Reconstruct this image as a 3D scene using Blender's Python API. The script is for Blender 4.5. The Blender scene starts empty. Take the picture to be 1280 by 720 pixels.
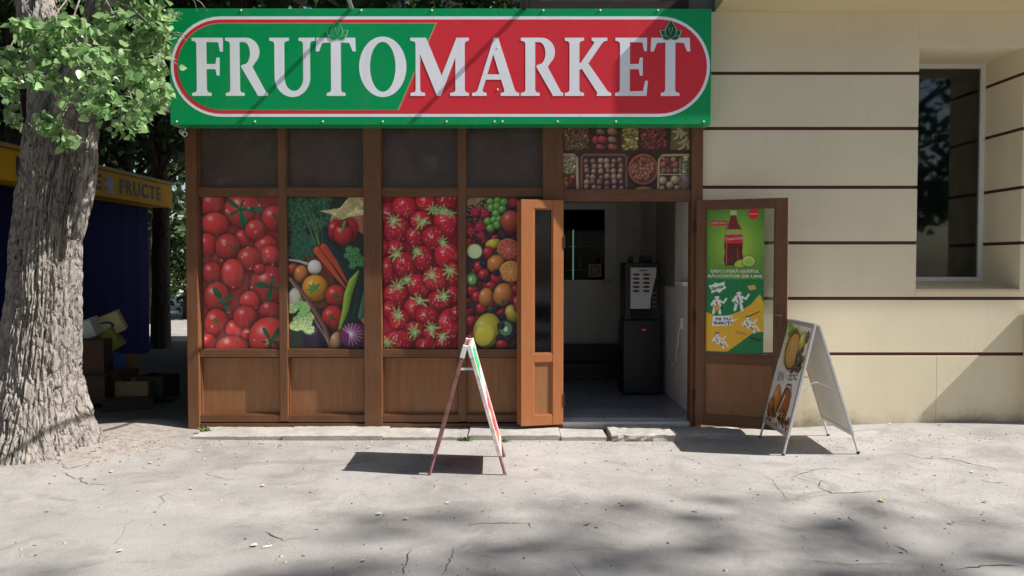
import bpy, bmesh, math, random
import numpy as np
from mathutils import Vector, Matrix, noise as mnoise
random.seed(7); RNG = np.random.default_rng(11)
scene = bpy.context.scene
COL = scene.collection
PI = math.pi
R = math.radians

# ------------------------------------------------------------------ camera model
CAM = Vector((0.0, -7.54, 1.6)); TILT = R(1.753); F = 980.0
def U(px, py, y=0.0):
    """point of the plane Y=y that stands at pixel (px,py) of the photograph -> (X, Z)"""
    a = (px-640)/F; b = -(py-360)/F
    dy = math.cos(TILT)+b*math.sin(TILT); dz = -math.sin(TILT)+b*math.cos(TILT)
    t = (y-CAM.y)/dy
    return a*t, CAM.z+dz*t
def G(px, py, z=0.0):
    a = (px-640)/F; b = -(py-360)/F
    dy = math.cos(TILT)+b*math.sin(TILT); dz = -math.sin(TILT)+b*math.cos(TILT)
    t = (z-CAM.z)/dz
    return a*t, CAM.y+dy*t
def FX(px): return U(px, 345)[0]
def FZ(py): return U(640, py)[1]

cam_d = bpy.data.cameras.new('camera'); cam = bpy.data.objects.new('camera', cam_d); COL.objects.link(cam)
cam.location = CAM; cam.rotation_euler = (PI/2-TILT, 0, 0)
cam_d.sensor_width = 36; cam_d.lens = 36*F/1280; cam_d.clip_end = 500; cam_d.clip_start = 0.05
scene.camera = cam

# ------------------------------------------------------------------ light
S = Vector((0.69, -0.110, 0.715)).normalized()
w = bpy.data.worlds.new('World'); scene.world = w; w.use_nodes = True
nt = w.node_tree; nt.nodes.clear()
sky = nt.nodes.new('ShaderNodeTexSky'); sky.sky_type = 'NISHITA'; sky.sun_disc = False
sky.sun_elevation = math.asin(S.z); sky.sun_rotation = math.atan2(S.x, S.y)
sky.air_density = 1.0; sky.dust_density = 1.5; sky.ozone_density = 1.0
bg = nt.nodes.new('ShaderNodeBackground'); bg.inputs[1].default_value = 0.082
wo = nt.nodes.new('ShaderNodeOutputWorld')
nt.links.new(sky.outputs[0], bg.inputs[0]); nt.links.new(bg.outputs[0], wo.inputs[0])
ld = bpy.data.lights.new('sun', 'SUN'); ld.energy = 5.0; ld.angle = R(0.53); ld.color = (1.0, 0.965, 0.92)
lo = bpy.data.objects.new('sun', ld); COL.objects.link(lo); lo.rotation_euler = S.to_track_quat('Z', 'Y').to_euler(); lo.location = S*30
vs = scene.view_settings; vs.view_transform = 'Standard'; vs.look = 'None'; vs.exposure = 0.66; vs.gamma = 1; vs.use_curve_mapping = False
try:
    scene.cycles.use_denoising = True
    scene.cycles.max_bounces = 9; scene.cycles.diffuse_bounces = 6; scene.cycles.transparent_max_bounces = 12; scene.cycles.sample_clamp_indirect = 6
except Exception: pass

# ------------------------------------------------------------------ materials
def lin(c):
    def f(v):
        v /= 255.0
        return v/12.92 if v <= 0.04045 else ((v+0.055)/1.055)**2.4
    return tuple(f(v) for v in c)
class NT:
    def __init__(s, name):
        s.m = bpy.data.materials.new(name); s.m.use_nodes = True; s.t = s.m.node_tree; s.t.nodes.clear()
        s.out = s.n('ShaderNodeOutputMaterial'); s.p = s.n('ShaderNodeBsdfPrincipled'); s.l(s.p.outputs[0], s.out.inputs[0])
        s.co = s.n('ShaderNodeTexCoord').outputs['Object']
    def n(s, k, **kw):
        x = s.t.nodes.new(k)
        for a, b in kw.items(): setattr(x, a, b)
        return x
    def l(s, a, b): s.t.links.new(a, b)
    def mapped(s, sc=(1,1,1), co=None):
        m = s.n('ShaderNodeMapping'); m.inputs['Scale'].default_value = sc; s.l(co or s.co, m.inputs[0]); return m.outputs[0]
    def noise(s, scale, detail=4, rough=.6, co=None, dist=0.0):
        x = s.n('ShaderNodeTexNoise'); x.inputs['Scale'].default_value = scale; x.inputs['Detail'].default_value = detail
        x.inputs['Roughness'].default_value = rough; x.inputs['Distortion'].default_value = dist; s.l(co or s.co, x.inputs[0]); return x.outputs[0]
    def ramp(s, v, pts):
        x = s.n('ShaderNodeValToRGB'); e = x.color_ramp.elements
        while len(e) < len(pts): e.new(0.5)
        for q, (p, c) in zip(e, pts):
            q.position = p; q.color = (c, c, c, 1) if isinstance(c, (int, float)) else (*c, 1)
        s.l(v, x.inputs[0]); return x.outputs[0]
    def mix(s, f, a, b, mode='MIX'):
        x = s.n('ShaderNodeMix'); x.data_type = 'RGBA'; x.blend_type = mode
        for i, v in ((0, f), (6, a), (7, b)):
            if hasattr(v, 'is_linked') or hasattr(v, 'links'): s.l(v, x.inputs[i])
            elif i == 0: x.inputs[0].default_value = v
            else: x.inputs[i].default_value = (*v, 1)
        return x.outputs[2]
    def math(s, op, a, b=None):
        x = s.n('ShaderNodeMath', operation=op)
        for i, v in ((0, a), (1, b)):
            if v is None: continue
            if hasattr(v, 'links'): s.l(v, x.inputs[i])
            else: x.inputs[i].default_value = v
        return x.outputs[0]
    def bump(s, h, strength=.3, dist=.01):
        x = s.n('ShaderNodeBump'); x.inputs['Strength'].default_value = strength; x.inputs['Distance'].default_value = dist
        s.l(h, x.inputs['Height']); s.l(x.outputs[0], s.p.inputs['Normal']); return x
    def set(s, color=None, rough=None, metal=None, spec=None):
        for k, v in (('Base Color', color), ('Roughness', rough), ('Metallic', metal), ('Specular IOR Level', spec)):
            if v is None: continue
            i = s.p.inputs[k]
            if hasattr(v, 'links'): s.l(v, i)
            elif k == 'Base Color': i.default_value = (*v, 1)
            else: i.default_value = v
        return s.m
def plain(name, rgb, rough=.5, metal=0, var=.15, scale=6, bump=.1, bdist=.004, spec=.5):
    k = NT(name); c = lin(rgb)
    n = k.noise(scale, 5, .65)
    f = k.ramp(n, [(.3, 0.0), (.7, 1.0)])
    k.set(k.mix(f, tuple(v*(1-var) for v in c), tuple(min(1, v*(1+var)) for v in c)), rough, metal, spec)
    if bump: k.bump(k.noise(scale*9, 4), bump, bdist)
    return k.m
def wood(name, rgb, rough=.42, var=.22, horiz=False):
    k = NT(name); c = lin(rgb)
    m = k.mapped((1.2, 9, 22) if horiz else (22, 9, 1.2))
    g = k.noise(2.2, 5, .62, m, .8)
    g2 = k.noise(7, 3, .6, k.mapped((2, 9, 60) if horiz else (60, 9, 2)))
    f = k.ramp(g, [(.28, 0.0), (.72, 1.0)])
    base = k.mix(f, tuple(v*(1-var) for v in c), tuple(v*(1+var) for v in c))
    base = k.mix(k.ramp(g2, [(.55, 0.0), (.75, .35)]), base, tuple(v*.62 for v in c))
    dirt = k.ramp(k.noise(3.0, 6, .7), [(.5, 0.0), (.78, .22)])
    base = k.mix(dirt, base, lin((150, 130, 110)))
    k.set(base, k.ramp(k.noise(5, 3), [(.3, rough-.08), (.7, rough+.14)]), 0, .45)
    k.bump(g2, .12, .002)
    return k.m
def glass(name, tint=(1, 1, 1), base=.06, rough=.02, bumpy=0.0, k_=1.3):
    k = NT(name); k.t.nodes.remove(k.p)
    tr = k.n('ShaderNodeBsdfTransparent'); tr.inputs[0].default_value = (*tint, 1)
    gl = k.n('ShaderNodeBsdfGlossy'); gl.inputs['Roughness'].default_value = rough
    lw = k.n('ShaderNodeFresnel'); lw.inputs[0].default_value = 1.5
    sm = k.n('ShaderNodeMath', operation='MULTIPLY_ADD'); k.l(lw.outputs[0], sm.inputs[0]); sm.inputs[1].default_value = k_; sm.inputs[2].default_value = base
    if bumpy:
        b = k.n('ShaderNodeBump'); b.inputs['Strength'].default_value = bumpy; b.inputs['Distance'].default_value = .01
        k.l(k.noise(1.7, 2), b.inputs['Height']); k.l(b.outputs[0], gl.inputs['Normal'])
    x = k.n('ShaderNodeMixShader'); k.l(sm.outputs[0], x.inputs[0]); k.l(tr.outputs[0], x.inputs[1]); k.l(gl.outputs[0], x.inputs[2]); k.l(x.outputs[0], k.out.inputs[0])
    return k.m
def print_mat(name, rough=.32, spec=.4, fade=.0):
    k = NT(name); a = k.n('ShaderNodeAttribute'); a.attribute_name = 'ink'
    c = a.outputs['Color']
    if fade:
        f = k.ramp(k.noise(4, 6, .7, k.mapped((2.5, 1, 1))), [(.5, 0.0), (.8, fade)])
        c = k.mix(f, c, lin((190, 175, 165)))
    k.set(c, k.ramp(k.noise(9, 4), [(.3, rough-.06), (.7, rough+.12)]), 0, spec)
    k.bump(k.math('ADD', k.noise(5, 2), k.math('MULTIPLY', k.noise(3, 5, .6, k.mapped((3, 1, .7))), .5)), .10, .012)
    return k.m
def leafmat(name, a, b, gloss=.4, trans=.3, cut=.5):
    k = NT(name); oi = k.n('ShaderNodeNewGeometry')
    f = k.ramp(oi.outputs['Random Per Island'], [(0.0, lin(a)), (1.0, lin(b))])
    k.set(f, gloss, 0, .5)
    t = k.n('ShaderNodeBsdfTranslucent'); hs = k.n('ShaderNodeHueSaturation'); hs.inputs['Value'].default_value = 1.5; hs.inputs['Hue'].default_value = .485
    k.l(f, hs.inputs['Color']); k.l(hs.outputs[0], t.inputs[0])
    x = k.n('ShaderNodeMixShader'); x.inputs[0].default_value = trans
    k.l(k.p.outputs[0], x.inputs[1]); k.l(t.outputs[0], x.inputs[2]); k.l(x.outputs[0], k.out.inputs[0])
    return k.m

# ------------------------------------------------------------------ mesh helpers
def link(name, me, mats, parent=None, loc=None, smooth=False):
    o = bpy.data.objects.new(name, me); COL.objects.link(o)
    for m in (mats if isinstance(mats, (list, tuple)) else [mats]): me.materials.append(m)
    if parent: o.parent = parent
    if loc is not None: o.location = loc
    if smooth: me.polygons.foreach_set('use_smooth', [True]*len(me.polygons))
    return o
def tag(o, label=None, cat=None, group=None, kind=None):
    if label: o['label'] = label
    if cat: o['category'] = cat
    if group: o['group'] = group
    if kind: o['kind'] = kind
    return o
def thing(name, label, cat, loc=(0, 0, 0), rz=0, group=None):
    o = bpy.data.objects.new(name, None); COL.objects.link(o); o.location = loc; o.rotation_euler = (0, 0, rz); o.empty_display_size = .1
    return tag(o, label, cat, group)
class MB:
    def __init__(s): s.v = []; s.f = []; s.mi = []
    def add(s, vs, fs, mi=0):
        b = len(s.v); s.v += [tuple(p) for p in vs]; s.f += [tuple(i+b for i in q) for q in fs]; s.mi += [mi]*len(fs); return s
    def box(s, x0, x1, y0, y1, z0, z1, mi=0, bev=0.0):
        if bev <= 0:
            v = [(x0,y0,z0),(x1,y0,z0),(x1,y1,z0),(x0,y1,z0),(x0,y0,z1),(x1,y0,z1),(x1,y1,z1),(x0,y1,z1)]
            return s.add(v, [(0,3,2,1),(4,5,6,7),(0,1,5,4),(1,2,6,5),(2,3,7,6),(3,0,4,7)], mi)
        bm = bmesh.new(); bmesh.ops.create_cube(bm, size=1)
        for q in bm.verts: q.co = Vector((x0+(q.co.x+.5)*(x1-x0), y0+(q.co.y+.5)*(y1-y0), z0+(q.co.z+.5)*(z1-z0)))
        bmesh.ops.bevel(bm, geom=bm.edges[:], offset=bev, segments=2, affect='EDGES', profile=.6)
        return s.bm(bm, mi)
    def bm(s, bm, mi=0):
        bm.verts.index_update(); s.add([v.co[:] for v in bm.verts], [[v.index for v in f.verts] for f in bm.faces], mi); bm.free(); return s
    def tube(s, pts, r, n=8, mi=0, cap=True):
        pts = [Vector(p) for p in pts]; rs = r if isinstance(r, (list, tuple)) else [r]*len(pts)
        vs = []; up = None
        for i, p in enumerate(pts):
            d = (pts[min(i+1, len(pts)-1)]-pts[max(i-1, 0)]).normalized()
            a = d.orthogonal().normalized() if up is None else (up-d*up.dot(d)).normalized()
            up = a; b = d.cross(a)
            vs += [p+(a*math.cos(2*PI*k/n)+b*math.sin(2*PI*k/n))*rs[i] for k in range(n)]
        fs = [(i*n+k, i*n+(k+1) % n, (i+1)*n+(k+1) % n, (i+1)*n+k) for i in range(len(pts)-1) for k in range(n)]
        if cap: fs += [tuple(range(n-1, -1, -1)), tuple((len(pts)-1)*n+k for k in range(n))]
        return s.add(vs, fs, mi)
    def bar(s, a, b, w, h, up=(0, 0, 1), mi=0):
        """rectangular bar from a to b; h along up, w across"""
        a, b, up = Vector(a), Vector(b), Vector(up); d = (b-a).normalized(); sx = d.cross(up).normalized(); uz = sx.cross(d).normalized()
        v = [p+sx*(i*w/2)+uz*(j*h/2) for p in (a, b) for i, j in ((-1,-1),(1,-1),(1,1),(-1,1))]
        return s.add(v, [(0,3,2,1),(4,5,6,7),(0,1,5,4),(1,2,6,5),(2,3,7,6),(3,0,4,7)][:], mi)
    def lathe(s, prof, n=20, c=(0, 0, 0), mi=0):
        vs = [(c[0]+r*math.cos(2*PI*k/n), c[1]+r*math.sin(2*PI*k/n), c[2]+z) for r, z in prof for k in range(n)]
        fs = [(i*n+k, i*n+(k+1) % n, (i+1)*n+(k+1) % n, (i+1)*n+k) for i in range(len(prof)-1) for k in range(n)]
        fs += [tuple(range(n-1, -1, -1)), tuple((len(prof)-1)*n+k for k in range(n))]
        return s.add(vs, fs, mi)
    def prism(s, poly, y0, y1, mi=0):
        """polygon in XZ (convex), extruded along Y"""
        n = len(poly); v = [(x, y0, z) for x, z in poly]+[(x, y1, z) for x, z in poly]
        return s.add(v, [tuple(range(n)), tuple(range(2*n-1, n-1, -1))]+[(i, i+n, (i+1) % n+n, (i+1) % n) for i in range(n)], mi)
    def build(s, name, mats, parent=None, loc=None, smooth=False, bevel=0):
        me = bpy.data.meshes.new(name); me.from_pydata(s.v, [], s.f)
        if any(s.mi): me.polygons.foreach_set('material_index', s.mi)
        bm = bmesh.new(); bm.from_mesh(me); bmesh.ops.recalc_face_normals(bm, faces=bm.faces); bm.to_mesh(me); bm.free()
        o = link(name, me, mats, parent, loc, smooth)
        if bevel:
            b = o.modifiers.new('bevel', 'BEVEL'); b.width = bevel; b.segments = 2; b.limit_method = 'ANGLE'; b.angle_limit = R(40)
        return o
def npmesh(name, V, Fq, mats, parent=None, smooth=False, ink=None):
    """V (n,3), Fq (m,k) numpy arrays"""
    me = bpy.data.meshes.new(name); n, m, k = len(V), len(Fq), Fq.shape[1]
    me.vertices.add(n); me.vertices.foreach_set('co', np.asarray(V, np.float32).ravel())
    me.loops.add(m*k); me.loops.foreach_set('vertex_index', np.asarray(Fq, np.int32).ravel())
    me.polygons.add(m); me.polygons.foreach_set('loop_start', np.arange(0, m*k, k, dtype=np.int32))
    me.update(calc_edges=True); me.validate()
    if ink is not None:
        at = me.color_attributes.new('ink', 'FLOAT_COLOR', 'POINT'); at.data.foreach_set('color', np.asarray(ink, np.float32).ravel())
    return link(name, me, mats, parent, smooth=smooth)
def curve_mesh(loops, ext):
    """filled 2D outlines (holes by nesting) extruded +-ext; XY plane"""
    cu = bpy.data.curves.new('c', 'CURVE'); cu.dimensions = '2D'; cu.fill_mode = 'BOTH'; cu.extrude = ext
    for lp in loops:
        sp = cu.splines.new('POLY'); sp.points.add(len(lp)-1); sp.use_cyclic_u = True
        for q, (x, y) in zip(sp.points, lp): q.co = (x, y, 0, 1)
    o = bpy.data.objects.new('c', cu); COL.objects.link(o)
    me = bpy.data.meshes.new_from_object(o.evaluated_get(bpy.context.evaluated_depsgraph_get()))
    bpy.data.objects.remove(o); bpy.data.curves.remove(cu); return me
def flat_shape(name, loops, y, thick, m, parent):
    """outline in XZ standing upright, front at Y=y, facing -Y"""
    me = curve_mesh(loops, thick/2)
    me.transform(Matrix.Translation((0, y+thick/2, 0)) @ Matrix.Rotation(PI/2, 4, 'X'))
    return link(name, me, m, parent)
def text_mesh(txt, size, ext=.0006, shear=0, align='CENTER', bold=0.0, sx=1.0, space=1.0):
    cu = bpy.data.curves.new('t', 'FONT'); cu.body = txt; cu.size = size; cu.extrude = ext; cu.align_x = align; cu.align_y = 'CENTER'
    cu.shear = shear; cu.offset = bold; cu.space_character = space
    o = bpy.data.objects.new('t', cu); COL.objects.link(o)
    me = bpy.data.meshes.new_from_object(o.evaluated_get(bpy.context.evaluated_depsgraph_get()))
    bpy.data.objects.remove(o); bpy.data.curves.remove(cu)
    me.transform(Matrix.Diagonal((sx, 1, 1, 1))); return me
def wall_text(name, txt, size, x, y, z, m, parent, rot=0, fit=None, **kw):
    me = text_mesh(txt, size, **kw)
    if fit:
        xs = [v.co.x for v in me.vertices]; me.transform(Matrix.Diagonal((fit/(max(xs)-min(xs)), 1, 1, 1)))
    me.transform(Matrix.Translation((x, y, z)) @ Matrix.Rotation(PI/2, 4, 'X') @ Matrix.Rotation(rot, 4, 'Z'))
    return link(name, me, m, parent)

# ------------------------------------------------------------------ numpy noise
def _h(ix, iy, iz, seed):
    h = (ix.astype(np.int64)*374761393+iy.astype(np.int64)*668265263+iz.astype(np.int64)*2147483647+seed*974634777) & 0xffffffff
    h = ((h ^ (h >> 13))*1274126177) & 0xffffffff
    return ((h ^ (h >> 16)) & 0xffff)/65535.0
def vnoise(x, y, z=None, seed=0):
    if z is None: z = np.zeros_like(x)
    xi, yi, zi = np.floor(x), np.floor(y), np.floor(z); fx, fy, fz = x-xi, y-yi, z-zi
    fx, fy, fz = (t*t*(3-2*t) for t in (fx, fy, fz)); r = 0
    for a in (0, 1):
        for b in (0, 1):
            for c in (0, 1):
                r = r+_h(xi+a, yi+b, zi+c, seed)*(fx if a else 1-fx)*(fy if b else 1-fy)*(fz if c else 1-fz)
    return r
def fbm(x, y, z=None, seed=0, o=4):
    r, a, s = 0, .5, 1
    for i in range(o):
        r = r+a*vnoise(x*s, y*s, None if z is None else z*s, seed+i); a *= .5; s *= 2.03
    return r

# ------------------------------------------------------------------ printed pictures (ink on a fine grid of vertices)
class Pr:
    def __init__(s, w, h, res, box, bg):
        s.w, s.h, s.box = w, h, box; s.nx = max(2, round(w/res)+1); s.ny = max(2, round(h/res)+1)
        x = np.linspace(box[0], box[2], s.nx); y = np.linspace(box[1], box[3], s.ny); s.X, s.Y = np.meshgrid(x, y)
        s.c = np.zeros((s.ny, s.nx, 3)); s.c[:] = np.array(bg)/255.; s.px = (box[2]-box[0])/(s.nx-1); s.py = (box[3]-box[1])/(s.ny-1)
    def win(s, x0, y0, x1, y1):
        i0 = max(0, int((y0-s.box[1])/s.py)-1); i1 = min(s.ny, int((y1-s.box[1])/s.py)+3)
        j0 = max(0, int((x0-s.box[0])/s.px)-1); j1 = min(s.nx, int((x1-s.box[0])/s.px)+3)
        return None if i1 <= i0 or j1 <= j0 else (slice(i0, i1), slice(j0, j1))
    def put(s, W, a, col):
        a = a[..., None]; s.c[W] = s.c[W]*(1-a)+np.asarray(col)*a
    def ell(s, cx, cy, rx, ry=None, rot=0, col=(200, 40, 40), sh=1., hl=.5, out=.36, taper=0., n2=1.):
        ry = ry or rx; m = max(rx, ry)*1.5; W = s.win(cx-m, cy-m, cx+m, cy+m)
        if W is None: return
        dx, dy = s.X[W]-cx, s.Y[W]-cy; c, q = math.cos(rot), math.sin(rot)
        u, v = (dx*c+dy*q)/rx, (-dx*q+dy*c)/ry
        if taper: u = u*(1+taper*np.clip(v, -1, 1.2))
        r = np.sqrt(u*u+v*v); sm = min(rx, ry)
        if out: s.c[W] *= (1-out*np.clip(1-(r-1)/.28, 0, 1))[..., None]
        a = np.clip((1-r)*sm/max(s.px, s.py)+.5, 0, 1)
        nz = np.sqrt(np.clip(1-r*r, 0, 1)); L = np.clip(-.4*dx/m*1.4-.5*dy/m*1.4+.8*nz, 0, 1)
        k = 1-sh*.5*(1-L); base = np.asarray(col)/255.*k[..., None]
        if hl:
            g = np.exp(-((dx/m*1.5+.32)**2+(dy/m*1.5+.4)**2)/.035); base = base+(hl*g)[..., None]*(1-base)
        s.put(W, a, base)
    def star(s, cx, cy, rad, col, n=5, rot=.3, thin=.22, jag=.35, seed=0):
        W = s.win(cx-rad*1.4, cy-rad*1.4, cx+rad*1.4, cy+rad*1.4)
        if W is None: return
        dx, dy = s.X[W]-cx, s.Y[W]-cy; r = np.hypot(dx, dy); th = np.arctan2(dy, dx)+rot
        rng = random.Random(seed); ph = [1+rng.uniform(-jag, jag) for _ in range(n)]
        k = np.floor((th/(2*PI)) % 1*n).astype(int) % n; lim = rad*(thin+(1-thin)*np.abs(np.sin(th*n/2))**3)*np.array(ph)[k]
        a = np.clip((lim-r)/max(s.px, s.py)+.5, 0, 1); f = .65+.6*fbm(s.X[W]/rad*3, s.Y[W]/rad*3, seed=seed)
        s.put(W, a, np.asarray(col)/255.*f[..., None])
    def line(s, pts, wd, col, sh=.5, out=.4):
        wd = wd if isinstance(wd, (list, tuple)) else [wd]*len(pts)
        m = max(wd); xs = [p[0] for p in pts]; ys = [p[1] for p in pts]; W = s.win(min(xs)-m, min(ys)-m, max(xs)+m, max(ys)+m)
        if W is None: return
        best = None
        for i in range(len(pts)-1):
            (x0, y0), (x1, y1) = pts[i], pts[i+1]; dx, dy = x1-x0, y1-y0; L2 = dx*dx+dy*dy+1e-9
            t = np.clip(((s.X[W]-x0)*dx+(s.Y[W]-y0)*dy)/L2, 0, 1); ww = (wd[i]+(wd[i+1]-wd[i])*t)/2
            ox, oy = s.X[W]-x0-dx*t, s.Y[W]-y0-dy*t; d = np.hypot(ox, oy)-ww; side = (ox+oy)/np.maximum(ww, 1e-6)
            if best is None: best, sd, bw = d, side, ww
            else:
                k = d < best; best = np.where(k, d, best); sd = np.where(k, side, sd); bw = np.where(k, ww, bw)
        if out: s.c[W] *= (1-out*np.clip(1-best/(bw*.5+1e-6), 0, 1))[..., None]
        a = np.clip(-best/max(s.px, s.py)+.5, 0, 1); f = 1-sh*np.clip(.35+.4*sd, 0, 1)
        s.put(W, a, np.asarray(col)/255.*f[..., None])
    def poly(s, pts, col, tex=0, seed=0):
        xs = [p[0] for p in pts]; ys = [p[1] for p in pts]; W = s.win(min(xs), min(ys), max(xs), max(ys))
        if W is None: return
        acc = 0
        for ox in (-.25, .25):
            for oy in (-.25, .25):
                X, Y = s.X[W]+ox*s.px, s.Y[W]+oy*s.py; ins = np.zeros(X.shape, bool); j = len(pts)-1
                for i in range(len(pts)):
                    (xi, yi), (xj, yj) = pts[i], pts[j]
                    ins ^= ((yi > Y) != (yj > Y)) & (X < (xj-xi)*(Y-yi)/((yj-yi) or 1e-9)+xi); j = i
                acc = acc+ins*.25
        col = np.asarray(col)/255.
        if tex: col = col*(1-tex+2*tex*fbm(s.X[W]/14, s.Y[W]/14, seed=seed))[..., None]
        s.put(W, acc, col)
    def tex(s, cx, cy, rx, ry, ca, cb, sc=8, seed=0):
        W = s.win(cx-rx, cy-ry, cx+rx, cy+ry)
        if W is None: return
        n = fbm(s.X[W]/sc, s.Y[W]/sc, seed=seed); r = np.hypot((s.X[W]-cx)/rx, (s.Y[W]-cy)/ry)+(fbm(s.X[W]/sc/2, s.Y[W]/sc/2, seed=seed+5)-.47)*.5
        f = np.clip((n-.3)*3, 0, 1)[..., None]
        s.put(W, np.clip((1-r)*6, 0, 1), np.asarray(ca)/255.*(1-f)+np.asarray(cb)/255.*f)
    def mesh(s, name, m, parent=None, place=None, gain=1.12):
        """upright sheet: x 0..w, z 0..h, facing -Y; place = 4x4"""
        X, Z = np.meshgrid(np.linspace(0, s.w, s.nx), np.linspace(s.h, 0, s.ny))
        V = np.stack([X.ravel(), np.zeros(X.size), Z.ravel()], 1)
        i = np.arange(s.ny*s.nx).reshape(s.ny, s.nx); Q = np.stack([i[1:, :-1], i[1:, 1:], i[:-1, 1:], i[:-1, :-1]], -1).reshape(-1, 4)
        c = np.clip((s.c*.9+.1*np.array((.62, .56, .54)))*gain, 0, 1); c = np.where(c <= .04045, c/12.92, ((c+.055)/1.055)**2.4).reshape(-1, 3)
        o = npmesh(name, V, Q, m, parent, ink=np.concatenate([c, np.ones((len(c), 1))], 1))
        if place is not None: o.data.transform(place)
        return o
# ------------------------------------------------------------------ the pictures on the window films
def pic_tomatoes(w, h):
    p = Pr(w, h, .006, (18, 22, 350, 703), (140, 44, 46)); rr = random.Random(3)
    L = [(60,55,62,52),(190,75,78,78,180,75,78),(325,115,50,57,335,120,22),(70,140,60,50),(190,205,35,38),(35,235,42,52),(125,243,54,57,150,250,22),
         (292,240,50,47),(245,168,44,47),(310,282,44,44),(218,300,54,54),(55,360,47,47),(145,365,50,67),(75,470,54,67,100,490,58),(305,415,84,87,312,425,66),
         (305,530,47,40),(218,490,44,47),(72,585,52,60,72,580,22),(150,615,40,42),(198,560,52,50),(35,672,34,34),(210,640,30,30),(300,660,87,97,308,668,78),(138,700,72,52),(262,345,26,26)]
    for t in L:
        q = rr.uniform(.88, 1.1); p.ell(t[0], t[1], t[2], t[3], 0, (216*q, 58*q, 58*q), sh=.8, hl=.6)
        if len(t) > 4: p.star(t[4], t[5], t[6], (30, 92, 62), rr.choice((4, 5, 5, 6)), rr.uniform(0, 2), .13, .5, t[0])
    for i in range(26):
        x, y = rr.uniform(40, 330), rr.uniform(40, 690); p.ell(x, y, rr.uniform(2, 5), rr.uniform(2, 6), 0, (240, 190, 180), sh=.1, hl=0, out=0)
    return p
def pic_vegetables(w, h):
    p = Pr(w, h, .006, (22, 22, 357, 703), (30, 42, 36)); rr = random.Random(5)
    for i in range(60): p.tex(rr.uniform(20, 200), rr.uniform(20, 160), 28, 20, (18, 48, 36), (60, 110, 80), 7, i)
    p.poly([(160,84),(250,70),(290,22),(357,22),(357,118),(300,112),(205,134),(216,98)], (212, 200, 140), .35, 4)
    for a in range(6): p.line([(220+a*8, 118), (300+a*12, 28)], 3, (150, 140, 84), .2, 0)
    p.poly([(300,110),(357,100),(357,190),(310,160)], (180, 100, 80), .2, 2)
    for k in range(9): p.tex(75+rr.uniform(-38, 38), 225+rr.uniform(-55, 55), 34, 32, (24, 62, 52), (52, 104, 82), 5, 40+k)
    for a, b in (((150,262),(62,34)),((158,255),(96,40)),((156,250),(132,92)),((172,242),(160,70)),((166,250),(112,120)),((176,240),(150,110))):
        p.line([a, ((a[0]+b[0])/2+6, (a[1]+b[1])/2), b], [6, 5, 2], (88, 132, 84), .3, .2)
    p.line([(182,165),(196,215),(250,305),(305,378)], [26, 42, 46, 30], (24, 58, 64), .7)
    p.ell(232,172,36,52,0,(196,30,44)); p.ell(296,170,34,54,0,(200,34,46)); p.ell(264,188,42,50,0,(212,40,52)); p.ell(265,142,26,18,0,(160,20,36),hl=0,out=0)
    p.line([(256,184),(266,156),(272,134)], [10, 13, 15], (110, 160, 84))
    for k in range(14): p.tex(318+rr.uniform(-36, 40), 275+rr.uniform(-50, 60), 18, 16, (34, 92, 50), (92, 160, 92), 4, 70+k)
    p.poly([(100,290),(200,300),(250,520),(120,520)], (104, 44, 34), .25, 9)
    p.line([(150,262),(200,330),(278,436)], [36, 26, 7], (226, 88, 54)); p.line([(178,246),(230,320),(284,412)], [32, 24, 6], (216, 76, 50))
    p.ell(40,345,27,27,0,(196,70,54)); p.ell(75,366,30,40,.2,(222,128,60)); p.line([(20,303),(70,310),(118,326)], [8,9,14], (226, 222, 214)); p.ell(136,336,31,33,0,(232,228,222),sh=.6)
    p.ell(138,430,58,60,0,(238,160,44)); p.star(130,434,34,(96,150,70),7,.2,.5,.2,4)
    p.ell(228,465,46,50,0,(206,52,40)); p.star(228,468,26,(40,80,44),5,.5,.12); p.ell(214,565,48,56,0,(210,48,40)); p.star(206,562,26,(40,80,44),5,.1,.12)
    p.line([(345,400),(330,500),(312,605)], [34, 42, 40], (26, 52, 44)); p.line([(360,460),(342,560)], [22, 30], (70, 130, 96))
    p.line([(330,355),(305,400),(284,460),(272,530),(244,622)], [8, 34, 34, 28, 10], (150, 196, 70)); 
    p.ell(46,476,27,46,0,(222,222,204),sh=.6); p.ell(150,655,58,72,.3,(44,28,58),hl=.3)
    for k in range(16): p.tex(72+rr.uniform(-40, 40), 562+rr.uniform(-58, 60), 26, 24, (130, 186, 96), (226, 238, 190), 5, 100+k)
    for k in range(8): p.tex(90+rr.uniform(-30, 40), 530+rr.uniform(-30, 40), 18, 16, (92, 186, 92), (170, 220, 130), 4, 130+k)
    for o in (0, 9): p.line([(20+o,384),(70+o,440),(122+o,516),(176+o,612),(202+o,704)], 9, (176-o*5, 124-o*4, 96), .6)
    for t in range(26):
        f = t/25; x = 24+f*184; y = 386+f*310; p.line([(x-6, y-2), (x+8, y+6)], 2.5, (232, 196, 168), 0, 0)
    p.ell(228,668,26,42,.3,(214,160,110)); p.ell(310,650,64,62,0,(126,46,108),hl=.2)
    for k in range(13):
        a = -2.4+k*.34; p.line([(292,640),(292+46*math.cos(a)*1.2,640+42*math.sin(a)*1.2)], [3.5, 1.5], (238, 222, 236), 0, 0)
    p.poly([(340,575),(357,560),(357,600)], (180, 130, 90))
    return p
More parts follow.
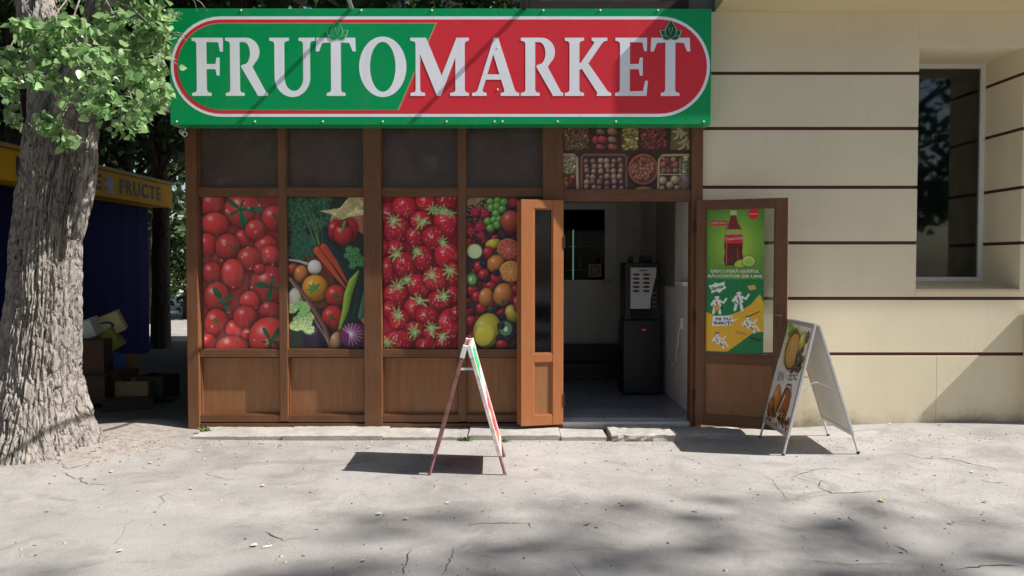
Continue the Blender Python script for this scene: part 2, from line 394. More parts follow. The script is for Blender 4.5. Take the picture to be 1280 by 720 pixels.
def pic_strawberries(w, h):
    p = Pr(w, h, .006, (22, 22, 358, 702), (140, 24, 40)); rr = random.Random(8)
    L = [(50,100,46,56),(118,70,54,57),(215,45,47,42),(310,40,52,42),(305,142,54,66,290,84),(80,172,57,66,66,124),(168,200,44,50),(190,128,46,44,192,134),(250,212,50,62,286,222),
         (75,255,42,42,78,276),(40,350,28,62),(120,330,52,62),(200,300,44,62,172,262),(310,290,57,62),(335,372,34,62,322,350),(180,420,62,52,126,390),(255,392,52,57,240,368),(75,462,57,52,86,420),
         (335,462,32,42),(275,492,54,52,290,470),(165,522,47,52,182,486),(50,532,32,47),(215,562,52,52),(90,572,47,47,86,552),(315,602,52,82),(160,632,47,52,160,628),(240,642,42,42,238,610),
         (95,672,72,52,38,676),(215,692,52,37),(290,684,34,32,284,648),(345,545,24,40),(20,250,22,40)]
    for t in L:
        q = rr.uniform(.88, 1.08); p.ell(t[0], t[1], t[2], t[3], rr.uniform(-.35, .35), (208*q, 30*q, 50*q), sh=.75, hl=.22, taper=.18)
        for k in range(int(t[2]*t[3]/120)):
            a, d = rr.uniform(0, 2*PI), math.sqrt(rr.random())*.82
            p.ell(t[0]+t[2]*d*math.cos(a), t[1]+t[3]*d*math.sin(a), 1.9, 2.6, 0, (236, 150, 130), sh=.1, hl=0, out=0)
        for k in range(4): p.ell(t[0]-t[2]*.3+rr.uniform(-10, 10), t[1]-t[3]*.3+rr.uniform(-12, 12), 2.8, 3.4, 0, (250, 220, 220), sh=0, hl=0, out=0)
    for t in L:
        if len(t) > 4: p.star(t[4], t[5], 34, (146, 186, 112), 9, rr.uniform(0, 2), .3, .45, t[0]); p.star(t[4]+3, t[5]+3, 17, (196, 216, 150), 7, rr.uniform(0, 2), .3, .4, t[1])
    for x, y in ((262,80),(322,92),(245,76)): p.star(x, y, 26, (150, 190, 116), 8, .4, .3, .4, x)
    return p
def pic_fruit(w, h):
    W = 22+228*(w/.5); p = Pr(w, h, .006, (22, 22, W, 702), (58, 40, 46)); rr = random.Random(9)
    for k in range(260):
        x, y = rr.uniform(22, W), rr.uniform(22, 702)
        c = rr.choice([(190,34,52),(200,50,60),(34,24,44),(150,26,50),(60,90,50),(28,24,38)]); p.ell(x, y, rr.uniform(9, 20), None, 0, c, hl=.3)
    for k in range(110): p.ell(rr.uniform(22, 118), rr.uniform(26, 130), 5.5, None, 0, rr.choice([(40,36,44),(70,60,60),(170,150,110)]), hl=.6, out=.3)
    p.poly([(22,22),(118,22),(60,52),(22,60)], (150, 128, 90), .3, 3)
    for x, y, r in ((100,95,25),(60,90,23),(80,158,25),(40,176,23),(86,196,18),(228,48,24)):
        p.ell(x, y, r, None, 0, (186, 36, 62), hl=.25)
        for k in range(16): p.ell(x+rr.gauss(0, r*.45), y+rr.gauss(0, r*.45), 4.5, None, 0, (206, 60, 84), hl=.5, out=.3)
    for x, y in ((125,42),(158,38),(130,70),(155,62),(186,44),(150,95),(178,76),(115,130),(142,124),(166,122),(126,160),(155,146)): p.ell(x, y, 18, None, 0, (118, 184, 78), hl=.5)
    p.ell(215,130,44,50,0,(204,84,62)); p.ell(57,265,36,36,0,(150,180,90)); p.ell(57,265,31,31,0,(214,226,170),sh=.1,hl=0,out=0)
    p.ell(140,230,38,22,-.2,(226,208,66)); p.ell(204,256,50,50,.3,(230,150,90)); p.ell(204,256,44,44,.3,(206,84,70),sh=.2,hl=0,out=0)
    for a in range(9): p.line([(204,256),(204+40*math.cos(a*.7),256+40*math.sin(a*.7))], 2, (236, 170, 140), 0, 0)
    p.ell(150,322,40,42,0,(232,138,60)); p.ell(215,357,50,50,0,(240,206,150)); p.ell(215,357,43,43,0,(232,146,66),sh=.15,hl=0,out=0)
    for a in range(10): p.line([(215,357),(215+40*math.cos(a*.63),357+40*math.sin(a*.63))], 2, (246, 206, 150), 0, 0)
    for x, y in ((115,270),(75,335),(97,370),(45,440),(125,420),(125,490),(85,520),(215,428),(236,440),(214,476),(150,385),(40,580),(44,660),(66,470)): p.ell(x, y, 23, 26, rr.uniform(-.5,.5), (204, 44, 58), taper=.2)
    p.ell(105,470,31,42,.2,(230,140,66)); p.ell(178,458,40,52,.3,(234,146,70)); p.star(184,492,18,(60,80,60),6,0,.2)
    p.ell(44,392,27,32,0,(60,130,80)); p.ell(44,392,18,22,0,(120,180,90),sh=.1,hl=0,out=0); p.ell(38,390,7,9,0,(232,236,210),sh=0,hl=0,out=0)
    p.ell(110,622,60,80,.25,(206,196,62),hl=.45); p.ell(98,640,40,52,.25,(222,206,74),sh=.2,hl=.3,out=0)
    p.ell(220,545,30,40,-.3,(222,204,70)); p.ell(193,615,33,38,0,(50,120,104)); p.ell(193,615,25,29,0,(110,176,120),sh=.1,hl=0,out=0); p.ell(193,615,9,12,0,(230,238,214),sh=0,hl=0,out=0)
    for a in range(14): p.ell(193+16*math.cos(a*.45), 615+19*math.sin(a*.45), 2, 3, 0, (24, 40, 36), 0, 0, 0)
    for x, y in ((95,320),(110,390),(152,362),(180,560),(165,656),(152,520),(205,660),(234,676),(172,600)):
        p.ell(x, y, 16, None, 0, (34, 28, 52), hl=.3)
        for k in range(8): p.ell(x+rr.gauss(0, 7), y+rr.gauss(0, 7), 3.4, None, 0, (60, 52, 84), hl=.5, out=.3)
    p.ell(175,686,26,22,0,(206,52,60)); p.ell(246,500,20,40,0,(214,80,74)); p.ell(300,180,46,50,0,(226,150,60)); p.ell(300,330,44,60,0,(206,60,62)); p.ell(300,600,50,60,0,(120,180,70)); p.ell(310,460,44,44,0,(232,180,70))
    return p
def pic_nuts(w, h):
    p = Pr(w, h, .006, (52, 38, 1215, 610), (60, 40, 34)); rr = random.Random(12)
    def heap(x0, y0, x1, y1, n, rx, ry, cols, bgc):
        p.poly([(x0,y0),(x1,y0),(x1,y1),(x0,y1)], bgc)
        for k in range(n):
            q = rr.uniform(.75, 1.15); c = rr.choice(cols)
            x, y = rr.uniform(x0+rx*.7, x1-rx*.7), rr.uniform(y0+ry*.7, y1-ry*.7)
            p.ell(x, y, rx*rr.uniform(.75, 1.15), ry*rr.uniform(.8, 1.2), rr.uniform(0, PI), tuple(v*q for v in c), hl=.25)
    heap(56,42,294,254,190,20,10,[(190,150,110),(150,110,84),(170,120,80)],(70,46,36))
    heap(590,42,745,250,110,17,12,[(222,196,112),(206,180,96),(230,214,150)],(90,70,40))
    heap(765,42,1010,246,120,18,14,[(170,84,80),(150,66,66),(184,104,92)],(70,34,36))
    for x, y, a, b, c in ((400,85,46,26,(150,120,104)),(505,82,50,36,(186,130,110)),(352,160,32,42,(200,72,86)),(415,155,46,36,(206,76,90)),(505,156,46,30,(170,136,118)),(400,222,50,24,(176,84,84)),(510,222,50,26,(186,100,92))): p.ell(x, y, a, b, .2, c, hl=.2)
    p.poly([(1045,38),(1215,38),(1215,246),(1040,246)], (110, 96, 62))
    for k in range(16):
        x, y = rr.uniform(1060, 1200), rr.uniform(50, 235); a = rr.uniform(0, 6)
        p.line([(x-26*math.cos(a), y-26*math.sin(a)), (x+10*math.sin(a), y-10*math.cos(a)), (x+26*math.cos(a), y+26*math.sin(a))], [18, 24, 18], (222, 208, 156))
    p.line([(52,296),(150,296),(182,330),(190,600)], 26, (206, 190, 148)); heap(52,306,172,470,70,16,10,[(226,216,170),(206,190,140)],(120,104,70)); heap(52,478,168,604,14,30,22,[(206,104,66),(150,84,70)],(80,50,40))
    p.line([(226,620),(226,320),(250,296),(612,296),(638,320),(638,620)], 24, (140, 96, 86)); 
    for j in range(6):
        for i in range(6): p.ell(272+i*62+rr.uniform(-9, 9), 345+j*50+rr.uniform(-8, 8), rr.uniform(21, 29), None, 0, rr.choice([(166,120,104),(180,140,120),(150,100,90),(190,150,130)]), hl=.5)
    p.ell(790,425,138,142,0,(170,88,76),sh=.3,hl=0); p.ell(790,425,118,122,0,(96,50,44),sh=.2,hl=0,out=0)
    for k in range(90):
        a, d = rr.uniform(0, 2*PI), math.sqrt(rr.random())*100; p.ell(790+d*math.cos(a), 425+d*math.sin(a), 24, 14, rr.uniform(0, PI), rr.choice([(190,116,84),(176,100,74),(204,130,96)]), hl=.25)
    p.line([(930,620),(936,340),(970,300),(1215,296)], 22, (206, 186, 140)); heap(950,318,1118,462,30,32,24,[(150,70,66),(170,90,80),(190,150,120)],(70,40,36))
    p.line([(940,474),(1215,474)], 9, (230, 220, 196)); p.line([(1128,330),(1128,606)], 9, (216, 204, 170))
    for x, y, r in ((970,530,38),(1082,524,42),(1036,572,36),(966,600,26),(1100,596,26)): p.ell(x, y, r, None, 0, (206, 178, 130), hl=.3)
    heap(1140,306,1215,468,24,24,16,[(220,206,156),(200,186,130)],(120,104,70)); p.poly([(1140,482),(1215,482),(1215,606),(1140,606)], (140, 116, 110), .3, 3)
    p.ell(800,606,80,22,0,(190,150,96),hl=.2)
    return p
def pic_drink(w, h):
    p = Pr(w, h, .0036, (45, 28, 292, 695), (70, 130, 34)); rr = random.Random(15)
    d = np.hypot((p.X-175)/150, (p.Y-190)/190); f = np.clip(1-d, 0, 1)[..., None]; p.c[:] = p.c*(1-f)+np.array((176, 214, 66))/255.*f
    p.ell(168,296,110,12,0,(90,140,40),sh=0,hl=0,out=0)
    p.poly([(149,34),(175,34),(176,56),(148,56)], (168, 206, 120)); p.poly([(152,56),(173,56),(182,92),(199,122),(200,150),(126,150),(128,122),(142,92)], (116, 30, 24), .2)
    p.poly([(126,150),(200,150),(203,190),(201,230),(205,262),(200,288),(128,288),(122,262),(127,230),(123,190)], (84, 18, 18), .25, 3)
    p.line([(140,100),(134,140),(134,280)], 4, (190, 96, 80), 0, 0); p.line([(180,210),(184,280)], 7, (140, 50, 40), 0, 0)
    p.poly([(130,122),(198,122),(200,146),(128,146)], (150, 170, 80)); p.poly([(126,146),(202,146),(203,186),(124,186)], (206, 28, 44))
    p.ell(200,278,34,18,-.3,(170,206,70),sh=.3,hl=.2); p.ell(228,268,26,24,.2,(196,222,110),sh=.2,hl=.2); p.ell(228,270,18,16,.2,(150,196,70),sh=0,hl=0,out=0)
    p.poly([(62,80),(136,80),(136,103),(62,103)], (196, 36, 40)); p.ell(247,52,23,24,0,(222,24,40),sh=.1,hl=0,out=0)
    p.poly([(45,352),(292,352),(292,695),(45,695)], (0, 116, 62))
    p.poly([(45,505),(100,528),(150,518),(200,496),(240,466),(276,418),(292,460),(292,600),(250,596),(200,640),(140,690),(45,690)], (232, 178, 34))
    p.poly([(200,640),(250,596),(292,592),(292,695),(140,695)], (0, 116, 62))
    p.poly([(58,382),(76,378),(86,368),(104,372),(128,362),(126,380),(134,392),(118,402),(106,416),(92,408),(70,420),(70,402)], (226, 240, 226))
    def person(x, y, k, flip=1, sit=0):
        wt = (232, 232, 226); bk = (26, 28, 30)
        P = lambda a, b: (x+a*k*flip, y+b*k)
        p.ell(*P(0, -22), 9*k, 11*k, 0, wt, sh=.1, hl=0, out=.5); p.poly([P(-13,-12), P(12,-12), P(17,18), P(-17,18)], wt); p.line([P(10,-8), P(26,2), P(36,-16)], 8*k, wt, 0, 0)
        p.line([P(-12,-6), P(-22,10), P(-10,18)], 8*k, wt, 0, 0)
        if sit: p.line([P(-8,18), P(20,22), P(28,44)], 10*k, wt, 0, 0); p.line([P(8,18), P(34,14), P(48,34)], 9*k, wt, 0, 0)
        else: p.line([P(-8,18), P(-14,46)], 11*k, wt, 0, 0); p.line([P(8,18), P(12,46)], 11*k, wt, 0, 0)
        p.line([P(-8,-28), P(6,-30)], 5*k, bk, 0, 0); p.line([P(-4,-4), P(2,14)], 4*k, bk, 0, 0); p.line([P(14,20), P(22,30)], 5*k, bk, 0, 0); p.line([P(-16,12), P(-8,20)], 4*k, bk, 0, 0)
    person(95, 460, 1.1); p.poly([(82,476),(104,472),(108,498),(86,502)], (214, 160, 50)); person(188, 440, 1.15); p.poly([(222,382),(254,376),(262,396),(234,402)], (216, 164, 60))
    person(226, 552, 1.0, 1, 1); p.poly([(176,588),(226,600),(224,612),(178,602)], (206, 150, 60)); person(98, 632, .95, 1, 1)
    p.line([(240,620),(278,632)], 9, (20, 22, 24), 0, 0); p.line([(236,520),(262,506),(276,498)], [5, 4, 3], (26, 28, 30), 0, 0)
    p.poly([(78,524),(162,520),(160,540),(186,534),(160,552),(160,566),(74,572)], (244, 244, 240))
    return p
def pic_wine(w, h):
    p = Pr(w, h, .0045, (0, 0, 58, 86), (240, 238, 230)); rr = random.Random(21)
    for k in range(26): p.tex(rr.uniform(4, 52), rr.uniform(2, 36), 8, 6, (226, 226, 190), (180, 190, 110), 3, k)
    for k in range(10): p.tex(rr.uniform(8, 24), rr.uniform(2, 12), 5, 4, (90, 130, 50), (150, 176, 80), 2, 50+k)
    p.ell(27,22,16.5,16.5,0,(86,58,30),sh=.3,hl=0); p.ell(27,22,14.6,14.6,0,(196,150,78),sh=.35,hl=.1,out=0)
    for a in range(5): p.line([(15+a*5.5,12),(15+a*5.5,32)], .5, (150,108,50), 0, 0)
    p.ell(44,13,7,8,0,(206,196,84)); p.ell(52,8,4,5,0,(90,60,70))
    for k in range(22): p.ell(46+rr.gauss(0, 3.6), 29+rr.gauss(0, 5), 2.7, None, 0, rr.choice([(70,44,60),(96,60,74),(54,36,50)]), hl=.4)
    p.ell(10,64,2,2,0,(200,150,60))
    p.ell(37,67,11,15,.1,(60,34,20),hl=.1); p.ell(38,65,9,12,.1,(150,84,46),sh=.4,hl=.2,out=0); p.line([(29,60),(33,50),(42,49),(48,58)], 1.6, (60,34,22), 0, 0)
    p.ell(17,66,9,13,-.2,(206,130,50),hl=.3); p.ell(8,74,7,8,0,(170,96,40))
    for k in range(170): p.ell(rr.uniform(0, 58), 79+rr.gauss(0, 3.5), rr.uniform(.9, 2.2), rr.uniform(.7, 1.4), rr.uniform(0, 3), rr.choice([(120,70,34),(84,48,26),(170,104,50),(60,36,24),(196,140,84)]), hl=.3)
    p.line([(26,84),(28,72),(34,60)], 1.3, (236,232,224), 0, 0); p.line([(28,78),(33,74)], 1, (236,232,224), 0, 0)
    return p
def pic_shop_board(w, h):
    p = Pr(w, h, .006, (0, 0, 58, 82), (232, 226, 224)); rr = random.Random(23)
    p.poly([(0,0),(58,0),(58,20),(0,34)], (0, 150, 82)); p.poly([(0,34),(58,20),(58,36),(0,52)], (238, 236, 232)); p.poly([(0,52),(58,36),(58,82),(0,82)], (196, 52, 70))
    for k in range(14): p.ell(rr.uniform(6, 52), rr.uniform(56, 78), rr.uniform(3, 6), None, 0, rr.choice([(206,44,54),(226,150,60),(120,170,70)]), hl=.4)
    return p
# ------------------------------------------------------------------ materials of the shop
M = {}
M['wood'] = wood('brown_laminate', (112, 72, 43)); M['wood_h'] = wood('brown_laminate_rail', (107, 69, 42), horiz=True); M['wood_panel'] = wood('brown_laminate_panel', (144, 97, 60))  # panel tone lightened to paint sunlight on the lower front
M['wood_door'] = wood('sunlit_laminate', (168, 104, 60), var=.12)  # frame laminate lightened, sunlight painted into the narrow leaf
M['wood_sunlit_h'] = wood('sunlit_laminate_rail', (168, 104, 60), var=.12, horiz=True)
M['film'] = print_mat('printed_window_film', .38, .35); M['film_worn'] = print_mat('printed_window_film_worn', .4, .35, .28); M['paper'] = print_mat('glossy_poster_paper', .25, .5); M['sheet'] = print_mat('printed_sheet', .3, .5)
def dark_pane():
    k = NT('tinted_transom_glass'); c1, c2 = lin((88, 72, 68)), lin((74, 60, 57))
    sm = k.ramp(k.noise(2.6, 7, .72, None, .8), [(.57, 0), (.74, .34)])
    k.set(k.mix(sm, k.mix(k.ramp(k.noise(2.5, 3), [(.35, 0), (.65, 1)]), c1, c2), lin((150, 138, 132))), k.ramp(k.noise(6, 5, .7), [(.35, .14), (.75, .5)]), 0, .45)
    k.bump(k.noise(2, 2), .04, .01); return k.m
M['transom'] = dark_pane()
M['glass'] = glass('window_glass', (.74, .78, .76), .02, .03, .05, .95)
M['door_glass'] = glass('door_glass', (.82, .84, .80), .03, .04, .05)
M['glass_dark'] = glass('leaf_glass', (.34, .34, .36), .01, .06, .05, .6)
M['glass_inner'] = glass('inner_door_glass', (.5, .55, .53), .0, .05, .03, .22)
M['white_pvc'] = plain('white_pvc', (228, 226, 220), .4, var=.06, scale=4, bump=.03)
M['grey_plaster'] = plain('grey_plaster', (216, 212, 204), .8, var=.12, scale=3)
M['white_plaster'] = plain('white_plaster', (222, 220, 216), .75, var=.12, scale=4)
M['black_plastic'] = plain('black_plastic', (18, 18, 20), .42, var=.2, scale=8, bump=.03)
M['silver'] = plain('silver_plastic', (206, 204, 206), .4, .0, .06, 5, .02)
M['steel'] = plain('brushed_steel', (178, 178, 176), .35, .85, .08, 12, .05)
M['alu'] = plain('anodised_aluminium', (208, 208, 208), .4, .4, .08, 9, .05)
M['dark_gap'] = plain('dark_gasket', (40, 24, 20), .7)
M['concrete'] = plain('concrete', (172, 166, 156), .9, var=.16, scale=7, bump=.5, bdist=.01)
M['rubber'] = plain('black_rubber', (24, 24, 24), .8)
def cladding():
    k = NT('cream_cladding'); c = lin((229, 217, 187))
    b = k.mix(k.ramp(k.noise(1.1, 6, .62), [(.3, 0.0), (.7, 1.0)]), tuple(v*.93 for v in c), tuple(v*1.05 for v in c))
    b = k.mix(k.ramp(k.noise(60, 3, .7), [(.45, 0), (.8, .25)]), b, tuple(v*.8 for v in c))
    st = k.ramp(k.noise(1.6, 6, .7, k.mapped((5, 1, .5))), [(.55, 0.0), (.8, .12)])      # rain streaks
    b = k.mix(st, b, lin((140, 130, 112)))
    sep = k.n('ShaderNodeSeparateXYZ'); k.l(k.co, sep.inputs[0])                           # splash dirt near the pavement
    h = k.math('ADD', sep.outputs[2], k.math('MULTIPLY', k.math('SUBTRACT', k.noise(2.4, 6, .7), .5), .55))
    d = k.ramp(h, [(.0, .75), (.08, .35), (.18, .06), (.4, .0)]); b = k.mix(d, b, lin((122, 112, 92)))
    k.set(b, .72, 0, .3); k.bump(k.noise(140, 3), .12, .003); return k.m
M['clad'] = cladding(); M['joint'] = plain('red_brown_joint', (84, 34, 28), .7, var=.15)
M['soffit'] = plain('cream_soffit', (214, 200, 160), .8, var=.05, scale=2)
M['upper'] = plain('grey_upper_wall', (112, 110, 108), .8, var=.15, scale=2)

B = thing('shop_building', 'cream clad building with a brown framed glazed shopfront, open doorway and recessed side window', 'building')
# ---- frame of the shopfront
zb, zt = FZ(536), 3.02
posts = [(236, 250, .06), (456, 478, .055), (678, 703, .06), (862, 876, .06)]
for a, b, d in posts: MB().box(FX(a), FX(b), -d, .08, zb-.06, zt).build('post', M['wood'], B, bevel=.004)
for a, b in ((350, 360), (573, 583)): MB().box(FX(a), FX(b), -.035, .06, FZ(526), zt).build('mullion', M['wood'], B, bevel=.003)
bays = [(250, 350), (360, 456), (478, 573), (583, 678)]
for i, (a, b) in enumerate(bays):
    x0, x1 = FX(a), FX(b)
    for y0, y1, d in ((246, 235, .03), (446, 436, .03), (527, 518, .03)):
        MB().box(x0, x1, -d, .05, FZ(y0), FZ(y1)).build('rail', M['wood_h'], B, bevel=.003)
    e = .012   # glazing bead round the upper pane and the panel
    f = MB().box(x0+e, x1-e, .022, .034, FZ(518)+e, FZ(446)-e); pn = f.build('lower_panel', M['wood_panel'], B)
    for (p0, p1) in ((518, 446), (235, 150)):
        z0, z1 = FZ(p0), FZ(p1)
        bm_ = bmesh.new(); o_ = [(x0, z1), (x0, z0), (x1, z0), (x1, z1)]; i_ = [(x0+e, z1), (x0+e, z0+e), (x1-e, z0+e), (x1-e, z1)]
        V_ = [[bm_.verts.new((x, y, z)) for x, z in q] for q in (o_, i_) for y in (-.008, .045)]
        for k in range(3):
            bm_.faces.new((V_[0][k], V_[0][k+1], V_[2][k+1], V_[2][k])); bm_.faces.new((V_[2][k], V_[2][k+1], V_[3][k+1], V_[3][k])); bm_.faces.new((V_[0][k], V_[1][k], V_[1][k+1], V_[0][k+1]))
        MB().bm(bm_).build('glazing_bead', M['wood'], B)
    MB().box(x0+e, x1-e, .026, .034, FZ(235)+e, zt).build('transom_pane', M['transom'], B)
    MB().box(x0, x1, .024, .034, FZ(436), FZ(246)).build('window_pane', M['transom'], B)
for a, b in ((250, 456), (478, 678)): MB().box(FX(a), FX(b), -.042, .06, zb-.05, FZ(528.5)).build('base_board', M['wood_h'], B, bevel=.003)
MB().box(FX(250), FX(678), .05, .09, zb-.05, FZ(527)).build('gap_filler', M['dark_gap'], B)
MB().box(FX(703), FX(862), -.04, .06, FZ(252), FZ(237)).build('lintel', M['wood_h'], B, bevel=.004)
MB().box(FX(703), FX(862), .024, .034, FZ(237), zt).build('transom_pane', M['transom'], B)
MB().box(FX(703), FX(862), -.05, .07, .0, FZ(526)).build('threshold', M['alu'], B, bevel=.004)
MB().box(FX(236), FX(876), .0, .1, zt, 3.62).build('fascia', M['wood_h'], B)
# ---- printed films on the panes
def film(fn, a, b, y0, y1, label, m='film', cut=None, yy=.018):
    x0, x1 = FX(a), FX(b); z0, z1 = FZ(y1), FZ(y0); p = fn(x1-x0, z1-z0)
    o = p.mesh('window_poster', M[m], None); o.location = (x0, yy, z0)
    return tag(o, label, 'poster', 'printed fruit and vegetable films on the shop windows')
film(pic_tomatoes, 253.5, 349, 246.5, 435.5, 'window film printed with shiny red tomatoes, on the window nearest the tree', 'film_worn')
film(pic_vegetables, 360.5, 455, 246.5, 435.5, 'window film printed with carrots, red pepper, lettuce and other mixed vegetables')
film(pic_strawberries, 479, 572.5, 246.5, 435.5, 'window film printed with red strawberries and their pale green leaves')
film(pic_fruit, 583.5, 677, 246.5, 435.5, 'window film printed with mixed fruit, grapes, oranges and kiwi, partly behind the narrow door leaf')
film(pic_nuts, 703.5, 861.5, 158, 236.5, 'window film printed with trays of nuts, above the open doorway')
# ---- inside
zf = .10
def tiles():
    k = NT('grey_floor_tiles'); br = k.n('ShaderNodeTexBrick'); k.l(k.co, br.inputs[0]); br.offset = .5
    br.inputs['Color1'].default_value = (*lin((150, 152, 158)), 1); br.inputs['Color2'].default_value = (*lin((128, 130, 136)), 1); br.inputs['Mortar'].default_value = (*lin((54, 54, 56)), 1)
    br.inputs['Scale'].default_value = 1; br.inputs['Mortar Size'].default_value = .006; br.inputs['Brick Width'].default_value = .6; br.inputs['Row Height'].default_value = .3
    c = k.mix(k.ramp(k.noise(6, 5), [(.4, 0), (.8, .4)]), br.outputs[0], lin((120, 118, 114)))
    k.set(c, .3, 0, .5); return k.m
MB().box(-3.0, 1.78, .07, 4.7, -.05, zf).build('interior_floor', tiles(), B)
MB().box(-3.0, 1.78, .1, 4.7, 2.78, 3.6).build('interior_ceiling', M['grey_plaster'], B)
MB().box(-3.13, -3.0, .08, 4.7, -.1, 3.6).build('side_wall', plain('dark_side_wall', (84, 70, 60), .8), B)
MB().box(1.78, 1.813, .08, 4.7, -.05, 3.6).build('interior_wall', M['white_plaster'], B)
MB().box(-3.0, .36, 3.3, 3.4, zf, 2.78).box(1.44, 1.78, 3.3, 3.4, zf, 2.78).box(.36, 1.44, 3.3, 3.4, 2.44, 2.78).build('interior_wall', M['grey_plaster'], B)
MB().box(-3.13, 1.78, 4.7, 8, -.1, 3.6).build('rear_block', bpy.data.materials['dark_side_wall'], B)
st = MB().box(.0, 1.5, 2.92, 3.3, zf, .5, bev=.008).box(.0, 1.5, 2.6, 2.92, zf, .3, bev=.008); st.build('inner_step', plain('dark_step_tiles', (62, 58, 56), .5), B)
dx0, dx1, dz0, dz1 = .36, 1.44, .5, 2.44
d = MB().box(dx0, dx0+.1, 3.28, 3.36, dz0, dz1).box(dx1-.16, dx1, 3.28, 3.36, dz0, dz1).box(dx0+.1, dx1-.16, 3.28, 3.36, dz1-.09, dz1).box(dx0+.1, dx1-.16, 3.28, 3.36, 1.26, 1.38).box(dx0+.1, dx1-.16, 3.30, 3.34, dz0+.08, 1.26).box(dx0+.1, dx1-.16, 3.28, 3.36, dz0, dz0+.08)
ind = d.build('inner_door', M['white_pvc'], B, bevel=.004)
MB().box(dx0+.1, dx1-.16, 3.315, 3.322, 1.38, dz1-.09).build('glass', M['glass_inner'], ind)
MB().box(dx1-.1, dx1-.07, 3.23, 3.28, 1.34, 1.37).tube([(dx1-.085, 3.235, 1.355), (dx1-.2, 3.235, 1.355)], .009).build('handle', M['steel'], ind)
stk = MB(); stk.box(1.06, 1.24, 3.310, 3.314, 1.42, 1.60); stk.build('sticker', plain('sticker_paper', (170, 160, 140), .6), ind)
ring = MB(); n = 24
ring.add([(1.15+r*math.cos(2*PI*k/n), 3.3085, 1.51+r*math.sin(2*PI*k/n)) for r in (.065, .05) for k in range(n)], [(k, (k+1) % n, n+(k+1) % n, n+k) for k in range(n)]); ring.bar((1.11, 3.3085, 1.55), (1.19, 3.3085, 1.47), .012, .001); ring.build('symbol', plain('sticker_red', (150, 50, 40), .6), ind)
MB().box(1.768, 1.78, 1.0, 2.1, 1.35, 2.6).build('tile_panel', plain('grey_wall_tiles', (128, 124, 120), .35), B)
MB().box(1.72, 1.78, .36, .74, 1.38, 1.42).build('inner_sill', M['white_pvc'], B, bevel=.004)
MB().box(1.755, 1.78, .6, .68, .92, 1.04).build('wall_socket', M['white_pvc'], B, bevel=.004)
MB().tube([(1.752, .64, .95), (1.74, .66, .8), (1.745, .78, .58), (1.75, .95, .5), (1.75, 1.15, .55), (1.755, 1.35, .75)], .006, 6).build('wall_cable', M['white_pvc'], B, smooth=True)
# display fridge behind the inner door
fr = thing('display_fridge', 'lit glass fronted fridge with shelves of bottles seen through the inner door', 'fridge', (.85, 4.3, zf))
MB().box(-.5, -.44, -.35, .3, 0, 2.3).box(.44, .5, -.35, .3, 0, 2.3).box(-.44, .44, .25, .3, 0, 2.3).box(-.44, .44, -.35, .25, 2.2, 2.3).box(-.44, .44, -.35, .25, 0, .5).build('cabinet', M['black_plastic'], fr)
for z in (1.0, 1.4, 1.75): MB().box(-.44, .44, -.3, .25, z, z+.015).build('shelf', M['steel'], fr)
em = NT('fridge_lamp'); em.set((.8, 1, .9)); em.p.inputs['Emission Color'].default_value = (.55, 1, .8, 1); em.p.inputs['Emission Strength'].default_value = .45
MB().box(.04, .055, -.33, -.31, 1.25, 2.0).build('lamp_strip', em.m, fr)
for z in (1.015, 1.415, 1.765):
    for i in range(5):
        MB().lathe([(.033, 0), (.035, .02), (.035, .15), (.014, .2), (.014, .24)], 10, (-.34+i*.17, 0, z)).build('bottle', plain('bottle_%d' % i, ((40, 90, 50), (150, 140, 60), (90, 40, 30), (180, 180, 170), (60, 110, 90))[i], .15), fr, smooth=True)
# vending machine
V = thing('coffee_machine', 'black coffee vending machine with a silver button panel just inside the open doorway', 'vending machine', (1.49, 1.4, zf))
MB().box(-.215, .215, .0, .42, .02, .86, bev=.012).build('cabinet', M['black_plastic'], V)
MB().box(-.20, .20, .02, .42, .86, 1.52, bev=.015).build('upper_housing', M['black_plastic'], V)
MB().box(-.225, .225, -.015, .42, 0, .03).build('plinth', M['rubber'], V)
crv = [(.155, 1.46), (.15, 1.36), (.12, 1.24), (.095, 1.12), (.085, .99)]
MB().prism([(-.14, .99), (.085, .99), (.095, 1.12), (.12, 1.24), (.15, 1.36), (.155, 1.46), (-.14, 1.46)], -.012, .03).build('button_panel', M['silver'], V, bevel=.004)
bt = plain('button_dark', (70, 58, 60), .4)
for j in range(5):
    for i in range(2):
        n = 14; cx, cz = -.075+i*.115, 1.38-j*.047
        MB().prism([(cx+.042*math.cos(2*PI*k/n), cz+.014*math.sin(2*PI*k/n)) for k in range(n)], -.018, .0).build('button', bt, V)
MB().box(-.04, .05, -.0165, 0, 1.42, 1.432).build('maker_strip', bt, V)
MB().box(-.13, .10, -.02, .03, .865, .975).build('cup_recess', M['rubber'], V, bevel=.008)
for j in range(4): MB().box(.115, .165, -.005, .03, 1.0+j*.05, 1.03+j*.05).build('coin_slot', plain('slot_grey', (84, 80, 80), .4) if j == 0 else bpy.data.materials['slot_grey'], V, bevel=.003)
rd = NT('red_display'); rd.set((.1, .0, .0)); rd.p.inputs['Emission Color'].default_value = (1, .06, .10, 1); rd.p.inputs['Emission Strength'].default_value = .12
MB().box(-.005, .04, -.004, .01, .738, .758).build('red_display', rd.m, V)
c1 = tag(MB().lathe([(.03, 0), (.033, .04), (.026, .05), (.026, .075)], 14).build('jar', plain('brass_jar', (120, 96, 66), .35, .5), None, smooth=True), 'small brass coloured jar standing on top of the coffee machine', 'jar'); c1.location = (1.38, 1.58, zf+1.52)
c2 = tag(MB().box(-.07, .07, -.05, .05, 0, .08, bev=.004).build('small_box', plain('dark_card', (70, 60, 56), .7), None), 'small dark box lying on top of the coffee machine', 'box'); c2.location = (1.56, 1.60, zf+1.52)
